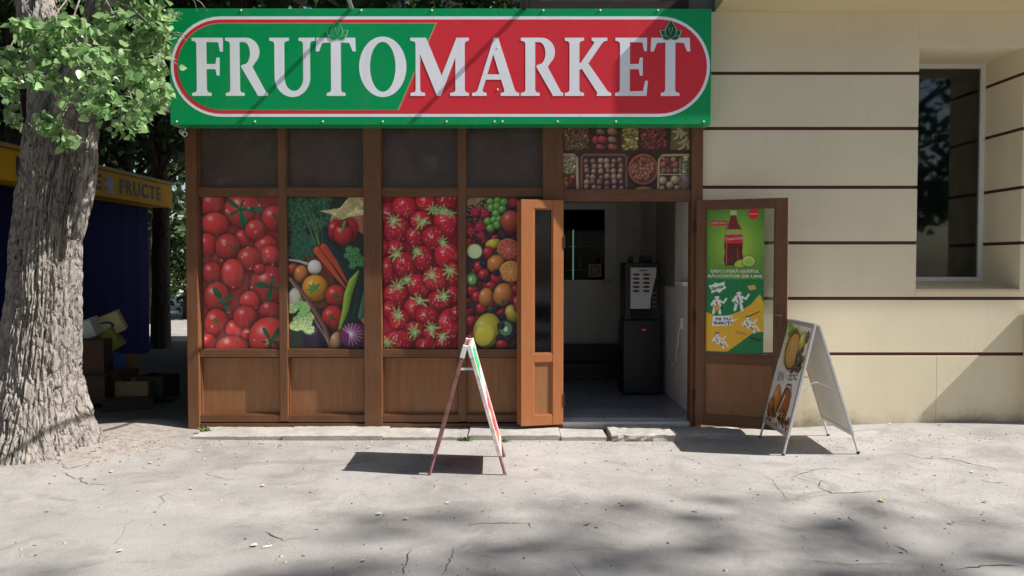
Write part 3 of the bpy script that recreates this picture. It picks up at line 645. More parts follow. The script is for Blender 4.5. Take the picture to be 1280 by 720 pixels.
# ---- cream wall with joints and window
gz_ = [-.12]+[FZ(y) for y in (442.5, 373, 303.5, 234, 160.5, 91.5)]+[4.0]
wx0, wx1, wz0, wz1 = 3.885, 4.885, 1.36, 3.66; X0, X1 = FX(876)+.002, 9.0
for i in range(7):
    a, b = gz_[i]+(.016 if i else 0), gz_[i+1]-(.016 if i < 6 else 0)
    yf = -.006 if i == 0 else 0.0
    def row(x0, x1, z0, z1): MB().box(x0, x1, yf, .62, z0, z1).build('cladding_panel', M['clad'], B, bevel=.002)
    if b <= wz0 or a >= wz1:
        if i == 0: row(X0, FX(1172), a, b); row(FX(1172)+.003, X1, a, b)
        else: row(X0, X1, a, b)
    else:
        row(X0, wx0, a, b); row(wx1, X1, a, b)
        if a < wz0: row(wx0, wx1, a, wz0)
        if b > wz1: row(wx0, wx1, wz1, b)
    if i:
        z0, z1 = gz_[i]-.016, gz_[i]+.016
        if wz0 < z0 and z1 < wz1:
            MB().box(X0, wx0-.008, .008, .6, z0, z1).build('joint_strip', M['joint'], B); MB().box(wx1+.008, X1, .008, .6, z0, z1).build('joint_strip', M['joint'], B)
        else: MB().box(X0, X1, .008, .6, z0, z1).build('joint_strip', M['joint'], B)
sl = MB(); sl.add([(wx0, -.012, 1.345), (wx1, -.012, 1.345), (wx1, .6, 1.425), (wx0, .6, 1.425), (wx0, -.012, 1.33), (wx1, -.012, 1.33), (wx1, .6, 1.33), (wx0, .6, 1.33)], [(0,1,2,3),(4,7,6,5),(0,4,5,1),(1,5,6,2),(2,6,7,3),(3,7,4,0)]); sl.build('window_sill', M['soffit'], B)
fw = .045
wf = MB().box(wx0, wx0+fw, .6, .66, 1.42, wz1).box(wx1-fw, wx1, .6, .66, 1.42, wz1).box(wx0+fw, wx1-fw, .6, .66, 1.42, 1.42+fw).box(wx0+fw, wx1-fw, .6, .66, wz1-fw, wz1).build('window', M['white_pvc'], B, bevel=.004)
MB().box(wx0+fw, wx1-fw, .628, .634, 1.42+fw, wz1-fw).build('glass', M['glass'], wf)
rm = plain('dim_room', (150, 146, 140), .85)
MB().box(3.2, 6.0, .66, 3, 1.0, 1.05).box(3.2, 6, 3.0, 3.1, 1.05, 4).box(5.95, 6.05, .62, 3.0, 0, 4).box(3.1, 3.2, .62, 3.0, 1.05, 4).build('room_wall', rm, B)
pb = tag(MB().box(-.13, .13, -.04, .04, 0, .2).build('paper_stack', plain('pale_card', (170, 172, 178), .7), None), 'pale paper box lying inside the side window', 'box'); pb.location = (4.06, .78, 1.425)
ah = MB(); n = 14
prof = [(.21*math.cos(PI-PI*.5*k/n)+.21, .21*math.sin(PI*.5*k/n)) for k in range(n+1)]
ah.prism([(x, z*1.25) for x, z in prof]+[(.21, 0)], 0, .05); ao = ah.build('round_backed_object', plain('dark_grey_shape', (60, 58, 60), .5), None); ao.location = (4.35, .76, 1.425); tag(ao, 'dark curved object standing inside the side window next to the pale box', 'ornament')
MB().box(3.2, 6.0, .68, 1.0, 1.05, 1.42).build('inner_ledge', rm, B)
MB().box(1.93, X1, -.43, .0, 4.0, 4.48).build('balcony_slab', M['soffit'], B)
MB().box(.16, X1, .06, 8, 4.002, 12).box(X0, X1, .0, .06, 4.48, 12).box(X0, X1, 3.1, 8, -.1, 4.0).build('upper_storeys', M['upper'], B)
MB().box(-3.13, .16, .1, 8, 3.6, 3.72).build('flat_roof', M['upper'], B)
MB().box(.16, 1.93, .02, .06, 3.62, 4.0).build('upper_wall_band', M['upper'], B)
uw = MB().box(.25, 1.6, .03, .06, 4.1, 5.3).build('upper_window', M['transom'], B)
MB().box(.17, .25, .0, .06, 4.03, 5.4).box(1.6, 1.68, .0, .06, 4.03, 5.4).box(.25, 1.6, .0, .06, 4.03, 4.1).build('frame', M['dark_gap'], uw)
MB().box(4.925, 5.7, -.165, -.007, -.1, 1.16).build('pilaster', M['clad'], B, bevel=.003)
# ---- door leaves
def leaf(name, hx, hy, ang, wd, side, stile, zs, m, mh, mp, gm, label=None):
    """leaf in its own frame: x from the hinge, y = thickness; zs = bottom, bottom rail top, panel top, glass bottom, glass top, top"""
    z0, z1, z2, z3, z4, z5 = zs; t = .032; s0, s1 = stile
    q = MB().box(0, s0, -t, t, z0, z5).box(wd-s1, wd, -t, t, z0, z5)
    o = q.build(name, m, B, bevel=.004); o.location = (hx, hy, 0); o.rotation_euler = (0, 0, ang)
    for a, b in ((z0, z1), (z2, z3), (z4, z5)): MB().box(s0, wd-s1, -t+.002, t-.002, a, b).build('rail', mh, o, bevel=.003)
    MB().box(s0, wd-s1, -.012, .012, z1, z2).build('panel', mp, o)
    e = .012
    for a, b in ((z1, z2), (z3, z4)):
        g = MB(); g.box(s0, s0+e, -t+.008, t-.008, a, b).box(wd-s1-e, wd-s1, -t+.008, t-.008, a, b).box(s0+e, wd-s1-e, -t+.008, t-.008, a, a+e).box(s0+e, wd-s1-e, -t+.008, t-.008, b-e, b)
        g.build('glazing_bead', m, o)
    MB().box(s0+e, wd-s1-e, -.004, .004, z3+e, z4-e).build('glass', gm, o)
    return o
zl = (FZ(527.5), FZ(515), FZ(450), FZ(440), FZ(262), FZ(251.5))
hR = leaf('door', FX(868), -.085, R(-22.5), .82, 1, (.082, .11), zl, M['wood'], M['wood_h'], M['wood_panel'], M['door_glass'])
hR['label'] = 'wide brown glazed door leaf opened back against the cream wall'
M['worn_brass'] = plain('worn_brown_handle', (120, 84, 62), .4, .4)
hb = MB().box(.750, .786, -.044, -.032, 1.0, 1.22).tube([(.768, -.04, 1.13), (.768, -.075, 1.13), (.715, -.08, 1.13)], .009).build('handle', M['worn_brass'], hR, smooth=False)
for z in (.35, 1.1, 1.95): MB().tube([(-.008, -.03, z-.05), (-.008, -.03, z+.05)], .011, 8).build('hinge', M['dark_gap'], hR)
hL = leaf('door', FX(702.5), -.085, R(193), .415, -1, (.105, .125), zl, M['wood_door'], M['wood_sunlit_h'], M['wood_panel'], M['glass_dark'])
hL['label'] = 'narrow orange brown glazed door leaf folded back over the fruit film'
MB().box(.405, .435, -.045, -.020, zl[0]+.01, zl[5]-.01).build('rebate_strip', M['wood_door'], hL)
MB().box(-.012, .0, .0, .04, .25, .37).build('hinge', M['dark_gap'], hL); MB().box(-.012, .0, .0, .04, 1.75, 1.87).build('hinge', M['dark_gap'], hL)
# ---- drinks poster on the right leaf
pw, ph = .527, 1.345
DP = thing('drink_poster', 'green and yellow soft drink poster with a cola bottle, stuck on the open glazed door', 'poster', (hR.location.x, hR.location.y, 0), R(-22.5))
ps = pic_drink(pw, ph).mesh('sheet', M['paper'], DP); pz = FZ(440)+.014; pxo = .0865; ps.location = (pxo, -.0075, pz)
kx, kz = pw/247., ph/667.
PX = lambda x: pxo+(x-45)*kx
PZ = lambda y: pz+(695-y)*kz
wm = plain('white_ink', (240, 240, 236), .4, bump=0); gm_ = plain('green_ink', (0, 96, 50), .4, bump=0); nb = plain('navy_ink', (40, 34, 90), .4, bump=0)
for t, y, f in (('DESCOPERĂ GUSTUL', 315, 206*kx), ('RĂCORITOR DE LIME', 338, 230*kx)): wall_text('lettering', t, .036, PX(170), -.0092, PZ(y), wm, DP, fit=f, bold=.0008)
wall_text('lettering', 'Sprite', .042, PX(95), -.0092, PZ(392), gm_, DP, rot=R(14), shear=.25, bold=.001, fit=54*kx)
wall_text('lettering', 'FII TU', .034, PX(122), -.0092, PZ(538), nb, DP, rot=R(3), bold=.001, fit=64*kx); wall_text('lettering', 'ÎNSUȚI', .034, PX(122), -.0092, PZ(557), nb, DP, rot=R(3), bold=.001, fit=76*kx)
wall_text('lettering', 'Coca-Cola', .036, PX(164), -.0092, PZ(164), wm, DP, shear=.35, fit=74*kx, rot=R(4)); wall_text('lettering', 'Coca-Cola', .018, PX(247), -.0092, PZ(52), wm, DP, shear=.35, fit=36*kx)
wall_text('lettering', 'GUST NOU', .022, PX(99), -.0092, PZ(91), wm, DP, fit=60*kx)
# ------------------------------------------------------------------ the big sign
yS = -.27
SX = lambda px: U(px, 83, yS)[0]
SZ = lambda py: U(550, py, yS)[1]
def signmat(name, rgb, rough=.3):
    k = NT(name); c = lin(rgb); k.set(k.mix(k.ramp(k.noise(1.3, 5), [(.3, 0), (.7, 1)]), tuple(v*.95 for v in c), tuple(v*1.05 for v in c)), k.ramp(k.noise(4, 4), [(.3, rough-.05), (.7, rough+.12)]), 0, .35)
    k.bump(k.noise(.9, 2), .06, .02)
    base_ = k.p.inputs['Base Color'].links[0].from_socket; g_ = k.ramp(k.noise(2.2, 6, .7, k.mapped((6, 1, .6))), [(.5, 0.0), (.8, .16)]); k.l(k.mix(g_, base_, lin((120, 116, 108))), k.p.inputs['Base Color']); return k.m
sg, sr, sw, sbe = signmat('sign_green', (0, 158, 90)), signmat('sign_red', (228, 54, 66)), signmat('sign_white', (246, 248, 254), .35), signmat('sign_line_red', (190, 50, 60))
T = thing('shop_sign', 'long green and red FRUTOMARKET shop sign with white serif letters mounted above the shopfront', 'sign', (0, 0, 0))
x0, x1, xm, z0, z1 = SX(212), SX(889), SX(622), SZ(155.8), SZ(10.6)
MB().box(x0, xm-.001, yS, -.065, z0, z1).build('board', sg, T, bevel=.003); MB().box(xm+.001, x1, yS-.0, -.065, z0+.003, z1-.002).build('board', sg, T, bevel=.003)
MB().box(x0+.1, x1-.1, -.066, .0, z0+.2, z1-.3).build('mounting_frame', M['dark_gap'], T)
def pill(px0, px1, py0, py1, inset, n=22, left=True, right=True, cut=None):
    a, b, c, d = SX(px0)+inset, SX(px1)-inset, SZ(py1)+inset, SZ(py0)-inset; r = (d-c)/2; zc = (c+d)/2; pts = []
    rx = r*1.02
    if right: pts += [(b-rx+rx*math.sin(t), zc-r*math.cos(t)) for t in [PI*k/n for k in range(n+1)]]
    else: pts += [(SX(cut[0]) , c), (SX(cut[1]), d)]
    pts += [(a+rx-rx*math.sin(t), zc+r*math.cos(t)) for t in [PI*k/n for k in range(n+1)]]
    return pts
e1, th = .0008, .0015
pa = (213.5, 887.5, 20.5, 146)
flat_shape('white_outline', [pill(*pa, 0)], yS-e1, th, sw, T)
flat_shape('red_field', [pill(*pa, .028)], yS-2*e1, th, sr, T)
flat_shape('white_hairline', [pill(*pa, .058, right=False, cut=(498.5, 546.5))], yS-3*e1, th, plain('sign_tan', (196, 150, 110), .4, bump=0), T)
flat_shape('green_field', [pill(*pa, .066, right=False, cut=(497, 544.5))], yS-4*e1, th, sg, T)
def arc(cx, cy, rx, ry, a0, a1, n=18): return [(cx+rx*math.cos(R(a0+(a1-a0)*k/n)), cy+ry*math.sin(R(a0+(a1-a0)*k/n))) for k in range(n+1)]
LET = {
 'F': [[(0,0),(.33,0),(.33,.05),(.27,.065),(.25,.10),(.25,.46),(.40,.46),(.42,.35),(.47,.35),(.47,.66),(.42,.66),(.40,.55),(.25,.55),(.25,.925),(.45,.92),(.48,.76),(.53,.76),(.53,1),(0,1),(0,.95),(.06,.935),(.08,.90),(.08,.10),(.06,.065),(0,.05)]],
 'E': [[(0,0),(.535,0),(.56,.26),(.51,.26),(.475,.085),(.25,.08),(.25,.46),(.40,.46),(.42,.35),(.47,.35),(.47,.66),(.42,.66),(.40,.55),(.25,.55),(.25,.925),(.46,.92),(.49,.77),(.54,.77),(.54,1),(0,1),(0,.95),(.06,.935),(.08,.90),(.08,.10),(.06,.065),(0,.05)]],
 'T': [[(.18,0),(.50,0),(.50,.05),(.445,.065),(.425,.10),(.425,.92),(.57,.91),(.625,.765),(.68,.765),(.67,1),(.01,1),(0,.765),(.055,.765),(.11,.91),(.255,.92),(.255,.10),(.235,.065),(.18,.05)]],
 'U': [[(0,1),(0,.95),(.065,.935),(.085,.90)]+arc(.39,.32,.305,.34,180,360)+[(.695,.90),(.715,.935),(.78,.95),(.78,1),(.50,1),(.50,.95),(.555,.935),(.575,.90)]+arc(.415,.31,.16,.225,360,180)+[(.255,.90),(.275,.935),(.335,.95),(.335,1)]],
 'O': [arc(.405,.5,.405,.52,0,360,44)[:-1], arc(.405,.5,.22,.43,0,360,40)[:-1]],
 'M': [[(0,0),(.25,0),(.25,.05),(.185,.065),(.165,.10),(.165,.72),(.455,0),(.52,0),(.77,.66),(.77,.10),(.75,.065),(.68,.05),(.68,0),(1.0,0),(1.0,.05),(.95,.065),(.93,.10),(.93,.90),(.95,.935),(1,.95),(1,1),(.79,1),(.535,.35),(.27,1),(0,1),(0,.95),(.07,.935),(.09,.90),(.09,.10),(.07,.065),(0,.05)]],
 'A': [[(0,0),(.25,0),(.25,.05),(.19,.065),(.18,.10),(.235,.28),(.50,.28),(.555,.10),(.55,.065),(.49,.05),(.49,0),(.81,0),(.81,.05),(.765,.065),(.735,.10),(.45,1.0),(.375,1.0),(.095,.10),(.07,.065),(0,.05)], [(.262,.37),(.365,.72),(.472,.37)]],
 'R': [[(0,0),(.33,0),(.33,.05),(.27,.065),(.25,.10),(.25,.925),(.32,.925)]+arc(.325,.735,.105,.19,90,-82,12)+[(.28,.53),(.27,.50),(.53,.06),(.56,0),(.74,0),(.74,.05),(.70,.07),(.47,.50)]+arc(.36,.755,.235,.245,-48,90,14)+[(0,1),(0,.95),(.06,.935),(.08,.90),(.08,.10),(.06,.065),(0,.05)]],
 'K': [[(0,0),(.33,0),(.33,.05),(.27,.065),(.25,.10),(.25,.44),(.29,.47),(.56,.06),(.55,0),(.80,0),(.80,.05),(.745,.075),(.405,.56),(.635,.90),(.67,.935),(.73,.95),(.73,1),(.46,1),(.46,.95),(.505,.935),(.50,.90),(.275,.57),(.25,.56),(.25,.90),(.27,.935),(.33,.95),(.33,1),(0,1),(0,.95),(.06,.935),(.08,.90),(.08,.10),(.06,.065),(0,.05)]],
}
for ch, a, b in (('F',240,279),('R',282,335),('U',337,394),('T',395,445),('O',449,508),('M',513,586),('A',590,649),('R',651,704),('K',706,764),('E',769,810),('T',813,862.5)):
    lp = LET[ch]; wmax = max(p[0] for q in lp for p in q); xa, xb, za, zb_ = SX(a), SX(b), SZ(120), SZ(47.3)
    flat_shape('letter', [[(xa+p[0]/wmax*(xb-xa), za+p[1]*(zb_-za)) for p in q] for q in lp], yS-.0040, .0014, sw, T)
pale, dkg = plain('emblem_pale', (150, 200, 160), .4, bump=0), plain('emblem_green', (0, 84, 48), .4, bump=0)
def blade(cx, cz, ang, ln, wd, n=10):
    pts = []
    for k in range(n+1): t = k/n; pts.append((wd*math.sin(PI*t**.8)*(1-.25*t), ln*t))
    for k in range(n-1, 0, -1): t = k/n; pts.append((-wd*math.sin(PI*t**.8)*(1-.25*t), ln*t))
    c, s_ = math.cos(ang), math.sin(ang)
    return [(cx+x*c-y*s_, cz+x*s_+y*c) for x, y in pts]
for px, fill in ((422, sg), (838, dkg)):
    cx, cz = SX(px), SZ(49); lv = [(-.9, .13, .05), (.9, .13, .05), (0, .175, .062)]
    for i, (a, ln, wd) in enumerate(lv):
        y_ = yS-.0054-i*.0012
        flat_shape('emblem_leaf', [blade(cx, cz, a, ln, wd)], y_, .0009, pale, T); flat_shape('emblem_leaf', [blade(cx+.0*a, cz+.004, a, ln-.012, wd-.008)], y_-.0006, .0009, fill, T)
        c, s_ = math.cos(a), math.sin(a)
        for o in (-.018, .018):
            q = [(0, .02), (o*1.0+.003, ln*.62), (o*1.0-.003, ln*.62)]
            flat_shape('emblem_vein', [[(cx+x*c-y*s_, cz+x*s_+y*c) for x, y in q]], y_-.0011, .0006, pale, T)
scr = MB().lathe([(.009, 0), (.009, .003), (.005, .006)], 10); scr.v = [(x, -z, y) for x, y, z in scr.v]
s0 = scr.build('screw', M['white_pvc'], T); first = True
for px, py in ((220,152),(318,152),(403,152),(478,152),(558,152),(618,152),(628,152),(697,152),(770,152),(880,152),(302,13),(452,13),(540,13),(679,13),(750,13),(822,13),(622,60),(622,112)):
    o = s0 if first else s0.copy()
    if not first: COL.objects.link(o); o.parent = T
    first = False; o.location = (SX(px), yS-.001, SZ(py))
# cables strung out from the sign over the street, to a pole behind the camera
pole = thing('utility_pole', 'concrete utility pole across the street carrying the two overhead cables', 'pole', (-.6, -15, 0))
MB().lathe([(.15, 0), (.10, 8.5)], 14).build('shaft', M['concrete'], pole, smooth=True)
MB().box(-.9, .9, -.05, .05, 7.7, 7.82).build('crossarm', M['steel'], pole)
def cable(a, b, r, m, name, label, sag=.5):
    a, b = Vector(a), Vector(b); pts = [a.lerp(b, k/24)-Vector((0, 0, sag*4*(k/24)*(1-k/24))) for k in range(25)]
    return tag(MB().tube(pts, r, 8).build(name, m, None, smooth=True), label, 'cable')
cw = plain('pale_cable', (180, 176, 170), .5); ck = plain('dark_cable', (44, 42, 42), .6)
cable((SX(440), -.2, z1-.01), (-1.35, -15, 7.8), .019, cw, 'overhead_cable', 'pale twin cable rising from the top of the sign over the green half', .2)
cable((SX(655.5), -.2, z1-.01), (.25, -15, 7.8), .021, ck, 'overhead_cable', 'dark cable rising from the top of the sign over the red half', .2)
# cameras and lamp at the sign's corner
sc_ = thing('security_camera', 'small white bullet security camera under the left end of the sign', 'camera', (FX(238), -.06, FZ(160)))
b_ = MB().tube([(0, 0, 0), (0, -.03, -.03)], .012, 8); b_.build('bracket', M['white_pvc'], sc_, smooth=True)
MB().tube([(-.035, -.02, -.045), (.03, -.10, -.085)], .026, 14).build('housing', M['white_pvc'], sc_, bevel=.004); MB().tube([(.0305, -.1006, -.0853), (.032, -.103, -.0862)], .015, 12).build('lens', M['black_plastic'], sc_)
fl = thing('floodlight', 'small pale floodlight sticking out left of the sign', 'lamp', (SX(212), -.16, SZ(131)))
MB().tube([(.0, 0, 0), (-.04, 0, 0)], .012, 8).build('bracket', M['steel'], fl)
hd = MB(); hd.add([(-.14,-.06,.02),(-.03,-.06,.0),(-.03,.06,.0),(-.14,.06,.02),(-.11,-.05,-.035),(-.04,-.05,-.045),(-.04,.05,-.045),(-.11,.05,-.035)], [(0,1,2,3),(4,7,6,5),(0,4,5,1),(1,5,6,2),(2,6,7,3),(3,7,4,0)]); hd.build('head', M['white_pvc'], fl, bevel=.004)
# ------------------------------------------------------------------ ground
def ss(a, b, x):
    t = np.clip((x-a)/(b-a), 0, 1); return t*t*(3-2*t)
def gz(x, y):
    x = np.asarray(x, float); y = np.asarray(y, float)
    z = .075*ss(1.6, 4.6, x)*ss(-3, -.2, y)
    z = z+.10*np.exp(-(((x+4.0)/.75)**2+((y+.75)/.6)**2)) + .05*np.exp(-(((x+3.6)/.5)**2+((y-.15)/.35)**2))
    z = z+.012*(fbm(x*.9, y*.9, seed=31, o=3)-.45)*np.exp(-(y/9)**2)
    z = z-.03*ss(-.3, .6, y)*(x > -3.0)*(x < 1.9)
    return z
def gz1(x, y): return float(gz(x, y))
def axis(lo, a, b, hi, fine, n): return np.concatenate([a-(np.geomspace(1, 1+a-lo, n)[::-1]-1)[:-1], np.arange(a, b, fine), b+np.geomspace(1, 1+hi-b, n)-1])
xs = axis(-90, -6.5, 6.5, 90, .06, 26); ys = axis(-40, -5.5, 2.0, 130, .06, 30)
Xg, Yg = np.meshgrid(xs, ys); Zg = gz(Xg, Yg)
idx = np.arange(Xg.size).reshape(Xg.shape); Q = np.stack([idx[:-1, :-1], idx[:-1, 1:], idx[1:, 1:], idx[1:, :-1]], -1).reshape(-1, 4)
def ground_mat():
    k = NT('worn_dusty_asphalt'); c = k.co
    n1 = k.noise(.55, 6, .62); n2 = k.noise(2.6, 6, .68); n3 = k.noise(38, 4, .7); n4 = k.noise(170, 2, .6)
    b = k.mix(k.ramp(n1, [(.32, 0), (.68, 1)]), lin((134, 130, 126)), lin((174, 170, 165)))
    b = k.mix(k.ramp(n2, [(.42, 0), (.75, .55)]), b, lin((184, 179, 173)))
    b = k.mix(k.ramp(k.noise(.9, 5, .7, k.mapped((.5, 2.2, 1))), [(.5, 0), (.75, .5)]), b, lin((134, 131, 128)))
    b = k.mix(k.ramp(n3, [(.5, 0), (.78, .45)]), b, lin((112, 105, 98)))
    b = k.mix(k.ramp(n4, [(.56, 0), (.72, .5)]), b, lin((96, 90, 86)))
    b = k.mix(k.ramp(k.noise(120, 2, .5), [(.62, 0), (.72, .6)]), b, lin((214, 206, 196)))
    sep = k.n('ShaderNodeSeparateXYZ'); k.l(c, sep.inputs[0])     # an older strip of smoother asphalt nearest the road
    yy = k.math('ADD', sep.outputs[1], k.math('MULTIPLY', k.noise(1.4, 5, .65), .7)); yy = k.math('ADD', yy, k.math('MULTIPLY', sep.outputs[0], .06))
    road = k.ramp(k.math('MULTIPLY', k.math('ADD', yy, 2.35), -4.0), [(.0, 0.0), (.6, .42)]); b = k.mix(road, b, lin((150, 147, 143)))
    vm = k.n('ShaderNodeVectorMath', operation='DISTANCE'); k.l(c, vm.inputs[0]); vm.inputs[1].default_value = (-3.95, -.55, 0)   # dusty soil round the tree
    b = k.mix(k.ramp(k.math('MULTIPLY', k.math('ADD', vm.outputs['Value'], k.math('MULTIPLY', k.noise(4, 5, .7), .9)), .5), [(.62, .75), (.78, .0)]), b, k.mix(k.ramp(k.noise(16, 5, .7), [(.35, 0), (.7, 1)]), lin((118, 108, 98)), lin((176, 166, 154))))
    # bare earth in the alley, darkened to put the building's shade into it
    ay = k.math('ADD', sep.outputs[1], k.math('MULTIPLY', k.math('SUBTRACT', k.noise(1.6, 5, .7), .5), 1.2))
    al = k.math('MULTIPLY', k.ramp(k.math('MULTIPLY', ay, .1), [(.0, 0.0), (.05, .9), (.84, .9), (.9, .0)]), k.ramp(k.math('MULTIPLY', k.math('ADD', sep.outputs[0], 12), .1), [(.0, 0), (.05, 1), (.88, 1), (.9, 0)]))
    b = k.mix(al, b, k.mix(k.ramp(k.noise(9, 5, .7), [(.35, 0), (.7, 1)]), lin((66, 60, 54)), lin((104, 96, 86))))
    # blots and old gum
    vg = k.n('ShaderNodeTexVoronoi'); vg.inputs['Scale'].default_value = 2.3; k.l(c, vg.inputs[0])
    gum = k.math('MULTIPLY', k.ramp(vg.outputs['Distance'], [(.03, .55), (.075, 0.0)]), k.ramp(k.noise(.8, 2), [(.5, 0), (.6, 1)])); b = k.mix(gum, b, lin((96, 92, 88)))
    blot = k.ramp(k.noise(1.9, 7, .72, None, 1.2), [(.52, 0), (.68, .5)]); b = k.mix(blot, b, lin((112, 108, 104)))
    # small dark pits and crumbs
    v = k.n('ShaderNodeTexVoronoi'); v.inputs['Scale'].default_value = 9; k.l(c, v.inputs[0])
    pit = k.ramp(v.outputs['Distance'], [(.03, 1.0), (.06, 0.0)]); msk = k.ramp(k.noise(3.5, 3), [(.52, 0), (.6, .9)])
    b = k.mix(k.math('MULTIPLY', pit, msk), b, lin((84, 78, 72)))
    # fine crazing, only in patches
    dm = k.n('ShaderNodeMix'); dm.data_type = 'VECTOR'; nz = k.n('ShaderNodeTexNoise'); nz.inputs['Scale'].default_value = 3.0; nz.inputs['Detail'].default_value = 6; k.l(c, nz.inputs[0])
    dm.inputs[0].default_value = .10; k.l(c, dm.inputs[4]); k.l(nz.outputs['Color'], dm.inputs[5])
    vd = k.n('ShaderNodeTexVoronoi'); vd.feature = 'DISTANCE_TO_EDGE'; vd.inputs['Scale'].default_value = 1.5; k.l(dm.outputs[1], vd.inputs[0])
    cr = k.ramp(vd.outputs['Distance'], [(.002, 1.0), (.007, 0.0)]); cm = k.ramp(k.noise(1.1, 3), [(.60, 0), (.70, .6)])
    crk = k.math('MULTIPLY', cr, cm); b = k.mix(crk, b, lin((80, 74, 69)))
    k.set(b, .9, 0, .25)
    h = k.math('ADD', k.math('MULTIPLY', n3, .5), k.math('MULTIPLY', n4, .35)); h = k.math('ADD', h, k.math('MULTIPLY', n2, .8)); h = k.math('SUBTRACT', h, k.math('MULTIPLY', crk, .8))
    k.bump(h, .5, .012); return k.m
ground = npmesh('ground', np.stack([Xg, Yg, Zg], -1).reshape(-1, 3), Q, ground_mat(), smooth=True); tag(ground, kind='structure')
# cracks of the pavement, from the photograph, as shallow dark gaps
rc = random.Random(4); ck_ = MB()
def crack(pts, wd):
    P = [G(*p) for p in pts]; out = []
    for i in range(len(P)-1):
        n = max(2, int(math.dist(P[i], P[i+1])/.035))
        out += [(P[i][0]+(P[i+1][0]-P[i][0])*k/n+rc.gauss(0, .006), P[i][1]+(P[i+1][1]-P[i][1])*k/n+rc.gauss(0, .006)) for k in range(n)]
    out.append(P[-1]); vs = []
    for i, p in enumerate(out):
        a, b = out[max(0, i-1)], out[min(len(out)-1, i+1)]; dx, dy = b[0]-a[0], b[1]-a[1]; L = math.hypot(dx, dy) or 1
        e = wd*.6*rc.uniform(.2, 1)*min(1, .25+4*min(i, len(out)-1-i)/len(out))
        for s_ in (-1, 1):
            x, y = p[0]-dy/L*e*s_, p[1]+dx/L*e*s_; vs.append((x, y, gz1(x, y)+.003))
    ck_.add(vs, [(2*i, 2*i+1, 2*i+3, 2*i+2) for i in range(len(out)-1)])
for pts, wd in (([(1128,571),(1150,577),(1190,579),(1222,587),(1240,590),(1247,594)], .011), ([(1225,602),(1240,607),(1254,606)], .010), ([(1020,608),(1040,617),(1080,616),(1112,614)], .010), ([(1028,600),(1022,609)], .007),
                ([(985,598),(1015,588),(1035,587),(1062,589)], .006), ([(1067,594),(1095,595)], .005), ([(1060,646),(1072,655)], .007), ([(1118,680),(1135,692)], .009), ([(1000,668),(1008,675)], .006),
                ([(513,686),(509,700),(503,720)], .008), ([(566,685),(566,697),(551,720)], .006), ([(600,695),(623,699)], .004), ([(330,665),(355,676),(385,671)], .008), ([(585,656),(625,654),(662,655),(664,661)], .007),
                ([(255,592),(285,600),(310,598)], .004), ([(75,590),(110,605),(150,607)], .006), ([(60,575),(85,588),(120,580)], .006), ([(940,588),(965,600),(985,625)], .004), ([(1005,700),(1060,706),(1120,704)], .004), ([(1200,712),(1240,706),(1275,708)], .010), ([(700,690),(745,686),(790,690)], .003)):
    crack(pts, wd)
ck_.build('crack', plain('crack_dark', (74, 68, 62), .95, bump=0), ground)
# low concrete slabs in front of the shop
def slab(name, x0, x1, y0, y1, z1, rough=.0, m=None):
    nx, ny = max(2, int((x1-x0)/.05)), max(2, int((y1-y0)/.05)); bm = bmesh.new()
    g = [[bm.verts.new((x0+(x1-x0)*i/nx, y0+(y1-y0)*j/ny, z1+rc.gauss(0, .0015+rough*.12))) for i in range(nx+1)] for j in range(ny+1)]
    if rough:
        for i in range(nx+1): g[0][i].co.y += rc.uniform(-.5, 1)*rough; g[0][i].co.z -= abs(rc.gauss(0, rough*.4))
    for j in range(ny):
        for i in range(nx): bm.faces.new((g[j][i], g[j][i+1], g[j+1][i+1], g[j+1][i]))
    if rough:
        for lv in (.35, .7):
            md = [bm.verts.new((v.co.x+rc.gauss(0, rough*.5), v.co.y+rc.gauss(0, rough*.6), v.co.z*(1-lv)-.02*lv)) for v in g[0]]
            top_ = g[0] if lv == .35 else pm
            for i in range(nx): bm.faces.new((md[i], md[i+1], top_[i+1], top_[i]))
            pm = md
    lo = [bm.verts.new((v.co.x+rc.gauss(0, rough*.3), v.co.y-.012*0+rc.gauss(0, rough*.3), -.08)) for v in g[0]]
    T0 = pm if rough else g[0]
    for i in range(nx): bm.faces.new((lo[i], lo[i+1], T0[i+1], T0[i]))
    for side in (0, nx):
        q = [bm.verts.new((g[j][side].co.x, g[j][side].co.y, -.08)) for j in range(ny+1)]
        for j in range(ny): bm.faces.new((g[j][side], g[j+1][side], q[j+1], q[j]) if side == 0 else (q[j], q[j+1], g[j+1][side], g[j][side]))
    s_ = MB().bm(bm).build(name, m or M['slab'], None); return tag(s_, kind='structure')
def slab_mat():
    k = NT('weathered_slab'); n = k.noise(3, 6, .7)
    b = k.mix(k.ramp(n, [(.3, 0), (.7, 1)]), lin((150, 146, 138)), lin((186, 181, 172))); b = k.mix(k.ramp(k.noise(60, 3, .7), [(.5, 0), (.75, .5)]), b, lin((112, 106, 98)))
    k.set(b, .9, 0, .25); k.bump(k.noise(45, 4, .7), .6, .01); return k.m
M['slab'] = slab_mat()
xa = [FX(262), FX(368), FX(488), FX(588), FX(698), FX(752)]
for i in range(5): slab('pavement', xa[i]+.004, xa[i+1]-.004, -.46+rc.gauss(0, .008), -.03, .035+rc.gauss(0, .004))
slab('pavement', FX(757), FX(832), -.52, -.03, .06, .014); slab('pavement', FX(835), FX(918), -.40, -.12, .05, .006)
